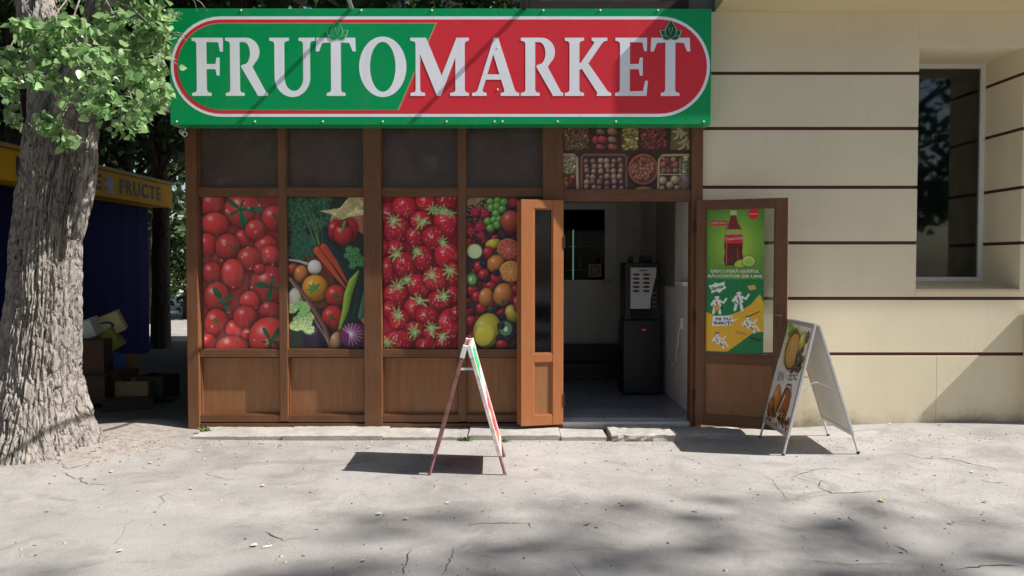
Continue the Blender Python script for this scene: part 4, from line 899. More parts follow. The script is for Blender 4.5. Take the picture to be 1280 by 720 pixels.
# grit and crumbs swept against the slabs, past counting
N = 2600; gx = RNG.uniform(-3.3, 6, N); gy = np.where(RNG.random(N) < .55, -.5-np.abs(RNG.normal(0, .16, N)), RNG.uniform(-4.6, -.4, N)); sz = RNG.uniform(.002, .006, N)*np.where(RNG.random(N) < .04, 2.0, 1)
base = np.array([(-1,-1,0),(1,-.8,0),(.9,1,0),(-.8,.9,0),(-.6,-.5,.9),(.6,-.6,1.0),(.5,.6,.8),(-.5,.6,1)], float)
an = RNG.uniform(0, 6.3, N); ca, sa = np.cos(an), np.sin(an)
V = np.empty((N, 8, 3)); bx = base[None, :, 0]*sz[:, None]; by = base[None, :, 1]*sz[:, None]*RNG.uniform(.6, 1, N)[:, None]
V[..., 0] = gx[:, None]+bx*ca[:, None]-by*sa[:, None]; V[..., 1] = gy[:, None]+bx*sa[:, None]+by*ca[:, None]; V[..., 2] = gz(gx, gy)[:, None]+base[None, :, 2]*sz[:, None]
fq = np.array([(0,1,5,4),(1,2,6,5),(2,3,7,6),(3,0,4,7),(4,5,6,7)]); FQ = (fq[None]+8*np.arange(N)[:, None, None]).reshape(-1, 4)
tag(npmesh('grit', V.reshape(-1, 3), FQ, plain('grit_stone', (160, 150, 138), .9, var=.3, scale=20, bump=0)), kind='stuff')

N = 420; gx = np.concatenate([RNG.uniform(-3.2, 6, 300), RNG.normal(-3.6, .5, 120)]); gy = np.concatenate([RNG.uniform(-4.4, -.45, 300), RNG.normal(-.9, .3, 120)]); sz = RNG.uniform(.003, .008, N); an = RNG.uniform(0, 6.3, N); ca, sa = np.cos(an), np.sin(an)
V = np.empty((N, 8, 3)); el_ = RNG.uniform(.3, 1, N); bx = base[None, :, 0]*(sz*1.6)[:, None]; by = base[None, :, 1]*(sz*el_)[:, None]
V[..., 0] = gx[:, None]+bx*ca[:, None]-by*sa[:, None]; V[..., 1] = gy[:, None]+bx*sa[:, None]+by*ca[:, None]; V[..., 2] = gz(gx, gy)[:, None]+base[None, :, 2]*(sz*.7)[:, None]
FQ = (fq[None]+8*np.arange(N)[:, None, None]).reshape(-1, 4); tag(npmesh('soil_crumbs', V.reshape(-1, 3), FQ, plain('dark_crumb', (78, 68, 58), .95, bump=0)), kind='stuff')
# ------------------------------------------------------------------ leaves
LEAF = np.array([(0,0,0),(.36,.14,.07),(.40,.42,.10),(0,1,0),(-.40,.42,.10),(-.36,.14,.07)], float)
def leaves(name, P, size, m, parent=None, droop=.5, seed=1, loc=(0, 0, 0), extra=None):
    rng = np.random.default_rng(seed); n = len(P); s_ = rng.uniform(.5, 1.45, n)*size
    a = rng.uniform(0, 2*PI, n); el = rng.normal(-droop, .5, n); d = np.stack([np.cos(a)*np.cos(el), np.sin(a)*np.cos(el), np.sin(el)], 1)
    t = rng.normal(0, 1, (n, 3)); u = np.cross(d, t); u /= np.linalg.norm(u, axis=1)[:, None]+1e-9; nn = np.cross(u, d)
    flip = np.where(nn[:, 2] < -.2, -1, 1)[:, None]; nn = nn*flip; u = u*flip
    L = LEAF[None]*s_[:, None, None]; L = L*np.array([1., 1., 1.]); 
    V = P[:, None, :]+L[..., 0:1]*u[:, None]+L[..., 1:2]*d[:, None]+L[..., 2:3]*nn[:, None]
    fq = np.array([(0,1,2,3),(0,3,4,5)]); Fq = (fq[None]+6*np.arange(n)[:, None, None]).reshape(-1, 4)
    V = V.reshape(-1, 3)
    if extra:
        tv = np.array([tuple(v) for v in extra[0].v]); tf = np.array([q for q in extra[0].f if len(q) == 4]); nl = len(Fq)
        Fq = np.concatenate([Fq, tf+len(V)]); V = np.concatenate([V, tv])
    o = npmesh(name, V, Fq, [m, extra[1]] if extra else m, parent); o.location = loc
    if extra and len(o.data.polygons) == len(Fq): o.data.polygons.foreach_set('material_index', [0]*nl+[1]*(len(Fq)-nl))
    return o
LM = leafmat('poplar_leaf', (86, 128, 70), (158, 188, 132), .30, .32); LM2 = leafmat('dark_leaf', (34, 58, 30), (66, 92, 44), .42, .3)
def bark(name, rgb, moss=True, scale=1.0):
    k = NT(name); c = lin(rgb)
    b = k.mix(k.ramp(k.noise(4*scale, 6, .65, k.mapped((1, 1, .35))), [(.3, 0), (.7, 1)]), tuple(v*.72 for v in c), tuple(v*1.18 for v in c))
    if moss: b = k.mix(k.ramp(k.noise(1.3, 4), [(.56, 0), (.75, .25)]), b, lin((128, 132, 112)))
    k.set(b, .92, 0, .2)
    nz = k.n('ShaderNodeTexNoise'); nz.inputs['Scale'].default_value = 5; nz.inputs['Detail'].default_value = 5; k.l(k.co, nz.inputs[0])
    dm = k.n('ShaderNodeMix'); dm.data_type = 'VECTOR'; dm.inputs[0].default_value = .12; k.l(k.co, dm.inputs[4]); k.l(nz.outputs['Color'], dm.inputs[5])
    vd = k.n('ShaderNodeTexVoronoi'); vd.feature = 'DISTANCE_TO_EDGE'; vd.inputs['Scale'].default_value = 15*scale; k.l(k.mapped((1, 1, .32), dm.outputs[1]), vd.inputs[0])
    cr = k.ramp(vd.outputs['Distance'], [(.0, 0.0), (.16, 1.0)]); fine = k.noise(42*scale, 5, .7, k.mapped((1, 1, .3)))
    k.bump(k.math('ADD', cr, k.math('MULTIPLY', fine, .8)), .9, .022); return k.m
M['bark'] = bark('grey_furrowed_bark', (150, 142, 135)); M['bark_dark'] = bark('dark_bark', (84, 74, 66), False)
def trunk_mesh(name, pts, rad, m, parent, n=40, nz=60, furrow=.02, fs=7.0, flare=0.0, seed=1, toes=5):
    """tapered trunk through pts with ridged bark"""
    pts = np.array(pts, float); rad = np.array(rad, float); L = np.concatenate([[0], np.cumsum(np.linalg.norm(np.diff(pts, axis=0), axis=1))])
    t = np.linspace(0, L[-1], nz); c = np.stack([np.interp(t, L, pts[:, i]) for i in range(3)], 1); r = np.interp(t, L, rad)
    for _ in range(3): c[1:-1] = (c[:-2]+2*c[1:-1]+c[2:])/4; r[1:-1] = (r[:-2]+2*r[1:-1]+r[2:])/4
    th = np.linspace(0, 2*PI, n, endpoint=False); TH, TT = np.meshgrid(th, t); RR = np.repeat(r[:, None], n, 1)
    x, y = np.cos(TH), np.sin(TH)
    wx = (fbm(x*2.2+7, y*2.2, TT*1.1, seed=seed+3, o=2)-.4)*.9
    n1 = fbm(x*fs*.62+wx*2, y*fs*.62+wx, TT*2.1+wx*.8, seed=seed, o=3); n2 = fbm(x*fs*1.9+wx, y*fs*1.9, TT*6.0+wx*3, seed=seed+9, o=3); n3 = fbm(x*fs*4, y*fs*4, TT*16, seed=seed+17, o=2)
    f1 = 1-np.clip(np.abs(n1-.44)/.06, 0, 1); f2 = 1-np.clip(np.abs(n2-.44)/.06, 0, 1)
    d = furrow*(.35-f1**1.2*1.1-f2*.62+(n2-.44)*1.5+(n3-.37)*.55)
    RR = RR+d+RR*.10*(fbm(x*1.1, y*1.1, TT*.5, seed=seed+20, o=2)-.4)
    if flare: RR = RR+flare*np.exp(-TT/.28)*(.55+.45*np.cos(TH*toes+seed+.8*np.sin(TH*2)))
    V = np.stack([c[:, 0:1]+x*RR, c[:, 1:2]+y*RR, np.repeat(c[:, 2:3], n, 1)], -1)
    i = np.arange(nz*n).reshape(nz, n); j = np.roll(i, -1, 1); Fq = np.stack([i[:-1], j[:-1], j[1:], i[1:]], -1).reshape(-1, 4)
    return npmesh(name, V.reshape(-1, 3), Fq, m, parent, smooth=True)
def D(px, py, d):
    """point at pixel and distance d along the view axis"""
    a = (px-640)/F; b = -(py-360)/F
    return (a*d, CAM.y+(math.cos(TILT)+b*math.sin(TILT))*d, CAM.z+(-math.sin(TILT)+b*math.cos(TILT))*d)
# ---- the big tree on the left
TR = thing('poplar_tree', 'large tree with thick furrowed pale trunk and low leafy boughs in front of the kiosk', 'tree', (-4.1, -.85, 0))
off = Vector((-4.1, -.85, 0)); dT = 6.68
def tp(px, py, d=dT): return Vector(D(px, py, d))-off
tr = [tp(44, 585), tp(46, 530), tp(48, 460), tp(55, 380), tp(58, 300), tp(66, 220), tp(76, 150)]
TRK = trunk_mesh('trunk', tr, [.52, .39, .305, .268, .25, .24, .235], M['bark'], TR, n=340, nz=460, furrow=.032, fs=13, flare=.20, seed=5, toes=4)
st1 = [tp(72, 175), tp(66, 110, 6.75), tp(50, 30, 6.9), tp(30, -80, 7.2), tp(20, -220, 7.4), tp(10, -420, 7.5)]
st2 = [tp(84, 180), tp(100, 120, 6.6), tp(126, 40, 6.55), tp(150, -60, 6.5), tp(175, -220, 6.4), tp(200, -420, 6.2)]
trunk_mesh('limb', st1, [.20, .18, .155, .14, .11, .06], M['bark'], TR, n=90, nz=160, furrow=.03, fs=6, seed=8)
trunk_mesh('limb', st2, [.19, .17, .15, .13, .10, .05], M['bark'], TR, n=90, nz=160, furrow=.03, fs=6, seed=12)
stub = [tp(96, 300, 6.5), tp(104, 262, 6.48), tp(110, 215, 6.45), tp(112, 165, 6.45), tp(112, 130, 6.5)]
trunk_mesh('loose_bark', stub, [.03, .055, .06, .065, .06], M['bark'], TR, n=36, nz=70, furrow=.025, fs=5, seed=22)
rl = random.Random(31); P = []; twig = MB()
def spray(c, n, spread, tw=None):
    c = Vector(c)
    if tw is not None: twig.tube([Vector(tw), Vector(tw).lerp(c, .5)+Vector((rl.gauss(0, .04), rl.gauss(0, .04), .05)), c], [.010, .007, .004], 5)
    for _ in range(3):
        e = c+Vector((rl.gauss(0, spread*.8), rl.gauss(0, spread*.8), rl.gauss(-.04, spread*.6))); twig.tube([c, c.lerp(e, .6)+Vector((0, 0, .02)), e], [.005, .004, .002], 4)
        for k in range(n//3):
            q = c.lerp(e, rl.uniform(.1, 1.05)); P.append(Vector((q.x+rl.gauss(0, spread*.36), q.y+rl.gauss(0, spread*.36), q.z+rl.gauss(0, spread*.30))))
# boughs in view: pixel, distance
bough = [(20,70),(45,92),(8,100),(62,70),(30,118),(70,108),(95,95),(110,118),(130,88),(140,118),(160,95),(172,118),(150,68),(185,70),(190,92),(192,40),(172,42),(214,16),(200,8),(228,2),(150,20),(180,14),(125,60),(100,60),(80,45),(60,25),(25,25),(10,45),(95,20),(120,10),(160,135),(140,140),(178,140),(40,140),(12,128),(198,62),(112,140),(188,108),(5,75),(50,60),(135,30)]
for px, py in bough:
    if rl.random() < .24: continue
    dd = rl.uniform(5.5, 6.3); c = tp(px+rl.gauss(0, 5), py+rl.gauss(0, 5), dd); tw = tp(80+.5*(px-80), max(-30, py-40), 6.4) if rl.random() < .5 else None
    spray(c, 66, .10, tw)
for px, py, n in ((86,178,24),(92,168,16),(18,142,20),(28,150,12),(166,152,26),(150,158,18),(208,84,8),(70,150,14)): spray(tp(px, py, 5.95), n, .07, tp(px-6, py-40, 6.1))
for k in range(70):   # the crown above the picture
    px, py = rl.uniform(-260, 110), rl.uniform(-560, -40); spray(tp(px, py, rl.uniform(6.4, 8.6)), 40, .22)
for k in range(16): spray(tp(rl.uniform(140, 212), rl.uniform(-10, 125), rl.uniform(6.2, 6.75)), 54, .11)
for k in range(26): spray(tp(rl.uniform(185, 300), rl.uniform(-200, -25), rl.uniform(6.1, 6.8)), 60, .16)
for k in range(36): spray(tp(rl.uniform(-90, 215), rl.uniform(-60, 110), rl.uniform(6.9, 7.8)), 30, .16)
P = [q for q in P if (lambda v: 640+F*v.x/(v.y-CAM.y))(q+off) < (216 if rl.random() > .02 else 236) or q.z+off.z > 4.25]
leaves('crown', np.array([tuple(q) for q in P]), .064, LM, TR, .5, 3, extra=(twig, M['bark']))
# ---- trees behind the kiosk and the shop: one crown cloud, copied with its trunk
def make_tree(name, label, loc, h, cr, n, size, lm, seed, bare=.25, group=None, rt=.22, cat='tree'):
    rng = np.random.default_rng(seed); t = thing(name, label, cat, loc, 0, group); rr = random.Random(seed)
    trunk_mesh('trunk', [(0, 0, -.2), (.05, 0, h*.3), (-.1, .1, h*.6), (0, 0, h*.92)], [rt*1.25, rt, rt*.75, rt*.2], M['bark_dark'], t, n=28, nz=50, furrow=.02, fs=5, flare=rt*.4, seed=seed)
    C = []; lb = MB()
    for k in range(34):
        z = h*(bare+(1-bare)*rr.random()**.8); f = math.sin(PI*min(1, max(.12, (z/h-bare)/(1-bare)*.86+.14))); a = rr.uniform(0, 2*PI); q = cr*f*math.sqrt(rr.uniform(.15, 1))
        e = Vector((q*math.cos(a), q*math.sin(a), z)); C.append((e, cr*rr.uniform(.20, .42))); b = Vector((0, 0, z*.72)); lb.tube([b, b.lerp(e, .5)+Vector((0, 0, -.1)), e], [rt*.35, rt*.2, rt*.06], 5)
    lb.build('limb', M['bark_dark'], t); Ps = []
    for c, r in C:
        m_ = n//len(C); g = rng.normal(0, 1, (m_, 3)); g /= np.linalg.norm(g, axis=1)[:, None]; g *= (rng.random((m_, 1))**.45)*r*np.array([1, 1, .7]); Ps.append(g+np.array(c))
    leaves('crown', np.concatenate(Ps), size, lm, t, .3, seed+1); return t
def copy_tree(src, loc, rz, sc, label):
    r = src.copy(); COL.objects.link(r); r.location = loc; r.rotation_euler = (0, 0, rz); r.scale = (sc,)*3; r['label'] = label
    for ch in src.children:
        c = ch.copy(); COL.objects.link(c); c.parent = r
    return r
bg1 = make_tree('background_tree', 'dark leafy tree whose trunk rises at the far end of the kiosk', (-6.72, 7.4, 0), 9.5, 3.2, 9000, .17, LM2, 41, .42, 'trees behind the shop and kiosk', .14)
spots = [(-9.6, 13.5, 1.0, 1.25, 'dark leafy tree standing behind the yellow kiosk roof'), (-3.4, 20.5, 2.2, 1.2, 'dark leafy tree at the back of the alley, right behind the far trunk'), (-11.0, 22.5, 3.4, 1.35, 'far tree over the sunlit lane, left of the alley'),
         (-4.2, 24.5, 4.0, 1.45, 'far tree over the sunlit lane, showing just above the green left end of the sign'), (-1.0, 19.5, 5.0, 1.3, 'leafy tree showing above the sign between the pale and the dark cable'), (-12.5, 10.0, .4, 1.3, 'leafy tree behind the left end of the kiosk'), (-14, 20, 2.9, 1.4, 'far leafy tree in the back left'), (-8.2, 9.2, 1.9, .9, 'low leafy tree close behind the kiosk'), (-11.2, 3.6, 1.3, 1.6, 'tall wide tree added behind the kiosk, its crown shading the alley'), (-7.6, -1.0, .3, 1.15, 'unseen tree added to block sky light before the left end of the kiosk'), (-7.6, 4.6, 2.7, 1.05, 'tall dark tree added close against the kiosk to darken the alley'), (-4.3, 5.2, .8, 1.4, 'dark tree added to shade the alley close to the shop side wall')]  # last four trees added to block sky light over the alley
for x, y, rz, sc, lb in spots: copy_tree(bg1, (x, y, 0), rz, sc, lb)
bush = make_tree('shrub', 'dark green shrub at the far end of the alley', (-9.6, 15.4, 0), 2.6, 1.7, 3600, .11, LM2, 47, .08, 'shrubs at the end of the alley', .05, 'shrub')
for x, y, rz, sc, lb in ((-10.6, 9.2, .5, 1.95, 'tall dark shrub rising right behind the kiosk'), (-11.2, 16.0, 1.2, 1.15, 'dark green shrub at the end of the alley, left of its neighbours'), (-7.9, 16.6, 2.2, 1.2, 'dark green shrub at the end of the alley, nearest the shop wall'), (-12.8, 19.5, 3.3, 1.7, 'tall dark green shrub at the back of the alley end')): copy_tree(bush, (x, y, 0), rz, sc, lb)
# street trees on the sun's side, just out of the picture: their crowns shade the foreground
sun_t = make_tree('street_tree', 'leafy street tree standing at the right of the pavement, shading the foreground', (22.6, -8.6, 0), 25.0, 4.4, 1250, .25, LM, 61, .66, 'street trees along the pavement', .22)
copy_tree(sun_t, (19.0, -11.6, 0), 2.0, .9, 'leafy street tree at the right nearest the camera')
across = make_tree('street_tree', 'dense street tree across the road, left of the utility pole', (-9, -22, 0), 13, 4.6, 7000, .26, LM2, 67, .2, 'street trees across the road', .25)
for i, (x, y, rz, sc) in enumerate(((-9.5, -2.5, .7, .95), (-10.5, -7.5, 2.6, 1.0), (-1, -24, 1, 1.05), (7, -22, 2, 1.1), (14, -20, 3, 1.15), (22, -17, 4, 1.2), (29, -13, 5, 1.15), (-17, -18, 1.6, 1.2))):  # first two are unseen trees, added at the left to keep sky light off the alley
    copy_tree(across, (x, y, 0), rz, sc, 'dense unseen street tree along the road, '+('right behind the utility pole', 'first to the right of the utility pole', 'second to the right of the utility pole', 'third to the right of the utility pole', 'rightmost of its row', 'leftmost of its row, nearest the kiosk')[i-2])

# ------------------------------------------------------------------ kiosk
K = thing('kiosk', 'dark blue market kiosk with a yellow fascia board reading FRUCTE, behind the big tree', 'kiosk', (-6.15, 1.2, 0))
yl = plain('yellow_fascia', (204, 150, 8), .7, var=.1, scale=2, spec=.2); bl = plain('dark_blue_panel', (12, 17, 74), .85, var=.12, scale=2, spec=.15)
ky0, ky1 = .55, 5.5
kb = MB().box(-4.5, -.45, ky0, ky1, .0, 2.62).build('wall', bl, K)
for i in range(9): MB().box(-.45, -.445, ky0+.05+i*.56, ky0+.058+i*.56, .05, 2.6).build('panel_joint', M['rubber'], K)
MB().box(-4.6, 0, ky0-.35, ky1, 2.62, 3.02).build('fascia', yl, K, bevel=.01); MB().box(-4.6, .03, ky0-.38, ky1+.03, 3.02, 3.07).build('roof', plain('kiosk_roof', (150, 120, 50), .6), K)
sh = MB()
for i in range(16): sh.box(-2.6, -.8, ky0-.03, ky0, 1.0+i*.095, 1.085+i*.095)
sh.build('shutter', M['white_pvc'], K, bevel=.004)
bk = plain('dark_lettering', (44, 40, 34), .6, bump=0)
def ktext(t, px0, px1, size=.27):
    d0, d1 = 6.15*F/(640-px0), 6.15*F/(640-px1); ya, yb = d0+CAM.y-1.2, d1+CAM.y-1.2
    me = text_mesh(t, size, .002, bold=.009, space=1.22); q = [v.co.x for v in me.vertices]; me.transform(Matrix.Diagonal(((yb-ya)/(max(q)-min(q)), 1.15, 1, 1)))
    me.transform(Matrix.Translation((.003, (ya+yb)/2, 2.81)) @ Matrix.Rotation(PI/2, 4, 'Z') @ Matrix.Rotation(PI/2, 4, 'X')); link('lettering', me, bk, K)
ktext('LEGUME', 22, 128); ktext('FRUCTE', 151, 202)
fy = 6.15*F/(640-138.5)+CAM.y-1.2; ef = MB(); n = 16
for k in range(6):
    a = k*PI/3; ef.add([(.004, fy+.09*math.cos(a)+.055*math.cos(2*PI*j/n), 2.81+.1*math.sin(a)+.055*math.sin(2*PI*j/n)) for j in range(n)], [tuple(range(n))]) if False else None
pts = [(.006, fy+(.11+.05*math.cos(6*2*PI*k/72))*math.cos(2*PI*k/72), 2.81+(.13+.05*math.cos(6*2*PI*k/72))*math.sin(2*PI*k/72)) for k in range(72)]
ef.add([(.006, fy, 2.81)]+pts, [(0, 1+k, 1+(k+1) % 72) for k in range(72)]); ef.build('flower_emblem', plain('emblem_pale_blue', (110, 140, 160), .5, bump=0), K)
# ------------------------------------------------------------------ cartons heaped at the kiosk wall
def carton(name, label, cat, c, size, rot, rgb, flap=True, mark=None):
    t = thing(name, label, cat, c, 0, 'cartons heaped beside the kiosk'); t.rotation_euler = tuple(R(v) for v in rot); sx, sy, s3 = (v/2 for v in size); m = plain('card_'+label[:14].replace(' ', '_'), rgb, .8, var=.12, scale=5)
    b = MB(); w_ = .008
    b.box(-sx, sx, -sy, -sy+w_, 0, s3*2).box(-sx, sx, sy-w_, sy, 0, s3*2).box(-sx, -sx+w_, -sy+w_, sy-w_, 0, s3*2).box(sx-w_, sx, -sy+w_, sy-w_, 0, s3*2).box(-sx+w_, sx-w_, -sy+w_, sy-w_, 0, w_); b.build('body', m, t)
    if flap:
        f = MB(); f.add([(-sx, -sy, s3*2), (sx, -sy, s3*2), (sx*.96, -sy*.05, s3*2.02), (-sx*.96, -sy*.05, s3*2.02)], [(0, 1, 2, 3)]).add([(-sx, sy, s3*2), (sx, sy, s3*2), (sx*.96, sy*.06, s3*2.03), (-sx*.96, sy*.06, s3*2.03)], [(3, 2, 1, 0)]); f.build('flap', m, t)
    if mark:
        q = MB(); n = 22; q.add([(sx*.62*math.cos(2*PI*k/n), -sy-.002, s3+s3*.62*math.sin(2*PI*k/n)) for k in range(n)], [tuple(range(n))]); q.build('printed_oval', plain('oval_'+label[:12].replace(' ', '_'), mark, .7, bump=0), t)
        q = MB(); q.add([(sx*.48*math.cos(2*PI*k/n), -sy-.004, s3+s3*.42*math.sin(2*PI*k/n)) for k in range(n)], [tuple(range(n))]); q.build('printed_panel', m, t)
    return t
def cp(px, py, d): return D(px, py, d)
carton('carton', 'yellow and white banana carton with a blue oval, topmost of the heap', 'carton', cp(135, 420, 9.6), (.46, .3, .24), (4, -24, 20), (214, 200, 140), True, (40, 60, 130))
carton('carton', 'small white carton tipped left of the banana carton near the tree trunk', 'carton', cp(110, 422, 9.3), (.30, .28, .2), (8, -20, 8), (210, 208, 198))
carton('carton', 'yellow green carton with a pale oval below the banana carton', 'carton', cp(138, 440, 9.5), (.36, .3, .26), (3, -30, 14), (160, 158, 74), True, (206, 200, 150))
carton('carton', 'blue carton in the middle of the heap', 'carton', cp(138, 463, 9.4), (.26, .26, .22), (0, 18, 24), (52, 96, 160))
carton('carton', 'tall brown carton right of the blue carton', 'carton', cp(157, 478, 9.5), (.26, .24, .34), (0, 6, 30), (128, 92, 66))
carton('carton', 'dark brown carton just behind the tree trunk under the white carton', 'carton', cp(112, 470, 9.0), (.40, .34, .42), (0, 0, 12), (84, 58, 44))
carton('carton', 'large brown carton at the foot of the heap', 'carton', cp(140, 494, 9.2), (.44, .36, .30), (0, 0, -8), (92, 66, 50))
carton('carton', 'brown carton at the foot of the heap next to the trunk', 'carton', cp(112, 502, 8.8), (.38, .36, .30), (0, 0, 16), (76, 56, 46))
carton('crate', 'pale open crate on the ground right of the heap', 'crate', cp(172, 500, 9.05), (.36, .34, .24), (0, 0, 4), (140, 118, 84), False)
carton('crate', 'dark open crate at the right end of the heap', 'crate', cp(198, 496, 9.15), (.34, .32, .26), (0, 0, -10), (52, 46, 44), False)
carton('carton', 'flattened dark carton lying between the two crates and the alley', 'carton', cp(160, 512, 8.7), (.5, .34, .12), (0, 0, 26), (66, 52, 44))

# ------------------------------------------------------------------ pavement boards
def aboard(name, label, cx, cy, yaw, wd, apex, spread, pic, pmat, frame, leg_l, sheet_l, fw, sheet_side, back, capm=None, feet=None, frame2=None, tk=.022, skew=0.0):
    """two leaves hinged at the top; ridge along local Y"""
    t = thing(name, label, 'sign', (cx, cy, gz1(cx, cy)), yaw)
    h = wd/2; spread0 = spread
    for s_ in (1, -1):
        spread = spread0+s_*skew; L = math.hypot(apex, spread)
        dn = Vector((s_*spread/L, 0, -apex/L)); nn = Vector((s_*apex/L, 0, spread/L)); tpz = Vector((s_*.016, 0, apex)); ay = Vector((0, 1, 0))
        P3 = lambda u, v, n_=0: tpz+ay*u+dn*v+nn*n_
        f = MB(); fm = frame2 if frame2 and s_ > 0 else frame
        for u in (-h+fw/2, h-fw/2): f.bar(P3(u, 0), P3(u, sheet_l), fw, tk, nn)
        for v in (fw/2, sheet_l-fw/2): f.bar(P3(-h+fw, v), P3(h-fw, v), fw, tk*.98, nn)
        fo = f.build('leaf_frame', fm, t, bevel=.003)
        Mx = Matrix(((0, dn.x, nn.x, 0), (1, 0, 0, 0), (0, dn.z, nn.z, 0), (0, 0, 0, 1)))
        a0, a1 = h-fw+.003, sheet_l-fw+.003
        MB().add([P3(-a0, fw-.003, -.004), P3(a0, fw-.003, -.004), P3(a0, a1, -.004), P3(-a0, a1, -.004), P3(-a0, fw-.003, .002), P3(a0, fw-.003, .002), P3(a0, a1, .002), P3(-a0, a1, .002)], [(0,1,2,3),(7,6,5,4),(0,4,5,1),(1,5,6,2),(2,6,7,3),(3,7,4,0)]).build('back_board', back, fo)
        if s_ in sheet_side:
            pr = pic(2*a0, a1-fw+.003); o = pr.mesh('printed_sheet', pmat, fo, gain=1.3)
            # sheet x -> -s*Y so that it reads from outside, sheet z -> up the slope
            for v in o.data.vertices:
                x, z = v.co.x-a0, v.co.z; p = P3(x*s_, a1-z, .006); v.co = p
            if s_ < 0 and pic is pic_wine: o['label'] = 'wine and beer picture with a barrel, grapes and a mug'
            if pic is pic_wine:
                for tx, u0, v0, sz_ in (('VIN', -.16, .50, .13), ('ȘI', -.03, .48, .05), ('BERE', .14, .45, .13)):
                    me = text_mesh(tx, sz_, .0004, sx=.8, bold=-.001)
                    ca_, sa_ = math.cos(R(10)), math.sin(R(10))
                    for v in me.vertices:
                        x, y = v.co.x*ca_-v.co.y*sa_, v.co.x*sa_+v.co.y*ca_; v.co = P3((x+u0)*s_, v0+.02-y, .0075+v.co.z)
                    link('lettering', me, M['ink_brown'], fo)
        for u in (-h+fw/2, h-fw/2):
            e = P3(u, leg_l); k = MB().tube([P3(u, sheet_l-.05), e], tk*.48 if feet else .012, 8); k.build('leg', frame, fo, smooth=False)
            MB().tube([e-dn*.012, e+dn*.006], .014, 8).build('foot', M['rubber'] if feet else frame, fo)
        if capm: 
            for u in (-h+fw/2, h-fw/2): MB().bar(P3(u, -.012), P3(u, .085), fw+.006, tk+.006, nn).build('corner_cap', capm, fo, bevel=.003)
    MB().tube([(0, -h+.02, apex-.004), (0, h-.02, apex-.004)], .012, 8).build('hinge', frame, t)
    return t
M['ink_brown'] = plain('ink_brown', (104, 84, 74), .5, bump=0)
M['worn_red'] = plain('worn_red_metal', (150, 104, 100), .45, .3, .35, 14, .2)
M['white_board'] = plain('white_foam_board', (230, 228, 222), .6, var=.05); M['dark_board'] = plain('dark_red_board', (110, 50, 52), .6, var=.2)
n_, f_ = G(583, 595), G(583, 570)
M['worn_white'] = plain('worn_pinkish_white', (226, 206, 204), .5, .1, .3, 16, .15)
a1 = aboard('pavement_sign', 'narrow red, white and green folding pavement sign seen edge on', -.345, (n_[1]+f_[1])/2, R(1.2), .60, .975, .272, pic_shop_board, M['sheet'], M['worn_red'], 1.005, .86, .034, (1, -1), M['dark_board'], M['white_pvc'], None, M['worn_white'], .03)
MB().box(-.055, .05, -.29, -.27, .80, .818).build('stay_bar', M['white_pvc'], a1)
a2 = aboard('pavement_sign', 'silver framed folding pavement sign with a wine and beer picture', 2.535, -.72, R(-1.5), .70, 1.085, .295, pic_wine, M['sheet'], M['alu'], 1.12, .97, .036, (-1,), M['white_board'], None, True, skew=.05)
for y in (-.33, .33):
    st_ = MB().tube([(-.115, y, .545), (-.02, y, .60), (.0, y, .605), (.02, y, .60), (.165, y, .545)], .0055, 6); st_.build('stay_bar', M['alu'], a2)
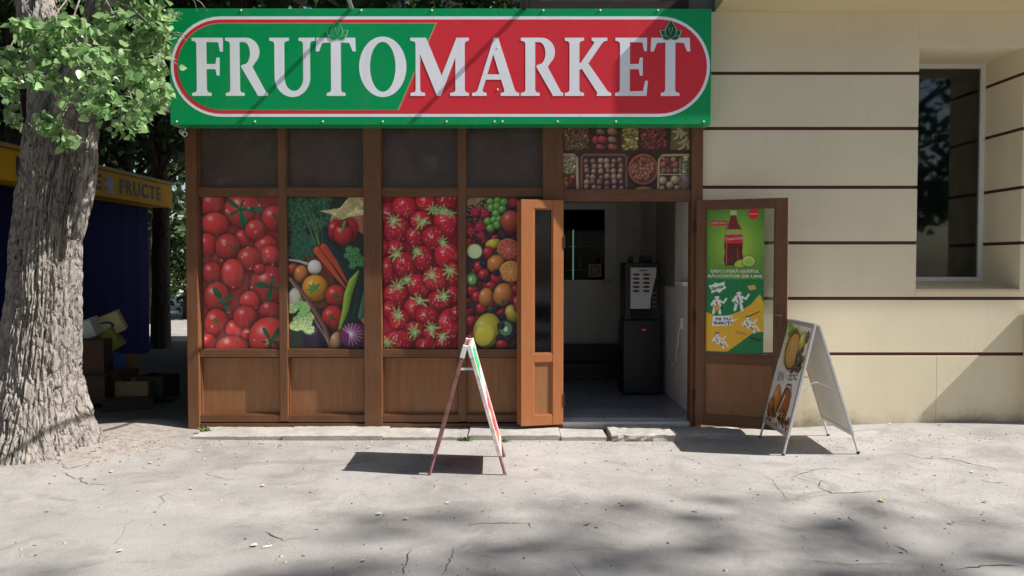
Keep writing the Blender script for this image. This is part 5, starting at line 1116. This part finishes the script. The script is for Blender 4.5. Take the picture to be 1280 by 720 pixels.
# ------------------------------------------------------------------ litter and weeds
lm_dry = plain('dry_leaf', (186, 178, 158), .7, bump=0); lm_yel = plain('yellow_leaf', (222, 206, 84), .6, bump=0)
def leaf_bm(sz):
    bm = MB(); o = [(0,-.5),(.28,-.3),(.36,0),(.2,.3),(0,.55),(-.2,.3),(-.36,0),(-.28,-.3)]
    return bm.add([(0, 0, .004)]+[(x*sz, y*sz, .006+.35*abs(x)*sz) for x, y in o], [(0, 1+k, 1+(k+1) % 8) for k in range(8)])
lf0 = None
for i, (px, py) in enumerate([(318,683),(283,606),(240,612),(330,608),(474,644),(508,650),(455,702),(1134,548),(1120,552),(1175,541),(1216,595),(1232,629),(992,600),(672,587),(735,630),(735,657),(605,640),(430,560),(250,565),(120,600),(180,585),(60,640),(1090,536),(560,630),(905,562),(870,640),(150,690),(840,600),(1190,655)]+[(rl.gauss(120, 40), rl.gauss(578, 14)) for _ in range(14)]+[(rl.uniform(270, 850), rl.uniform(553, 562)) for _ in range(12)]+[(rl.uniform(1070, 1275), rl.uniform(529, 540)) for _ in range(10)]):
    x, y = G(px, py); z = gz1(x, y)+.004
    if lf0 is None: lf0 = leaf_bm(.036).build('fallen_leaf', lm_dry, None); o = lf0
    else: o = lf0.copy(); COL.objects.link(o)
    o.location = (x, y, z); o.rotation_euler = (rl.gauss(0, .12), rl.gauss(0, .12), rl.uniform(0, 6.3)); o.scale = (rl.uniform(.6, 1.2),)*3
    tag(o, 'small dry pale leaf lying on the sunlit asphalt', 'leaf', 'dry leaves scattered on the pavement')
yo = leaf_bm(.055).build('fallen_leaf', lm_yel, None); x, y = G(1103, 627); yo.location = (x, y, gz1(x, y)+.004); tag(yo, 'bright yellow leaf lying on the asphalt', 'leaf', 'dry leaves scattered on the pavement')
cb = MB().tube([(-.03, 0, .006), (.02, 0, .006)], .0045, 8).build('cigarette_butt', M['white_pvc'], None); x, y = G(317, 682); cb.location = (x+.09, y-.02, gz1(x, y)); cb.rotation_euler = (0, 0, .5); tag(cb, 'white cigarette butt lying on the asphalt in the left foreground', 'cigarette butt')
gm = leafmat('weed_green', (70, 104, 42), (120, 146, 70), .5, .25)
def weed(px, py, n, hgt, label):
    x, y = G(px, py); t = MB()
    for k in range(n):
        a = rl.uniform(0, 6.3); l = hgt*rl.uniform(.5, 1.1); q = rl.uniform(.2, .9); b = (rl.gauss(0, .02), rl.gauss(0, .014)); w_ = rl.uniform(.004, .009)
        p = [(b[0]+q*l*s*math.cos(a), b[1]+q*l*s*math.sin(a), l*s*(1-.35*s)) for s in (0, .5, 1)]; ox, oy = -math.sin(a)*w_, math.cos(a)*w_
        t.add([(p[0][0]-ox*.6, p[0][1]-oy*.6, p[0][2]), (p[0][0]+ox*.6, p[0][1]+oy*.6, p[0][2]), (p[1][0]+ox, p[1][1]+oy, p[1][2]), (p[1][0]-ox, p[1][1]-oy, p[1][2]), p[2]], [(0,1,2,3),(3,2,4)])
    o = t.build('weed', gm, None); o.location = (x, y, gz1(x, y)); tag(o, label, 'weed', 'weeds in the pavement joints')
weed(257, 543, 46, .10, 'low green weed at the left foot of the shopfront'); weed(584, 551, 40, .08, 'thin grass tuft at the slab edge behind the narrow folding sign'); weed(632, 552, 26, .05, 'small grass tuft at the slab edge right of the narrow folding sign'); weed(72, 550, 40, .16, 'green shoots at the foot of the big tree trunk'); weed(80, 540, 30, .14, 'second clump of shoots at the root of the big tree')
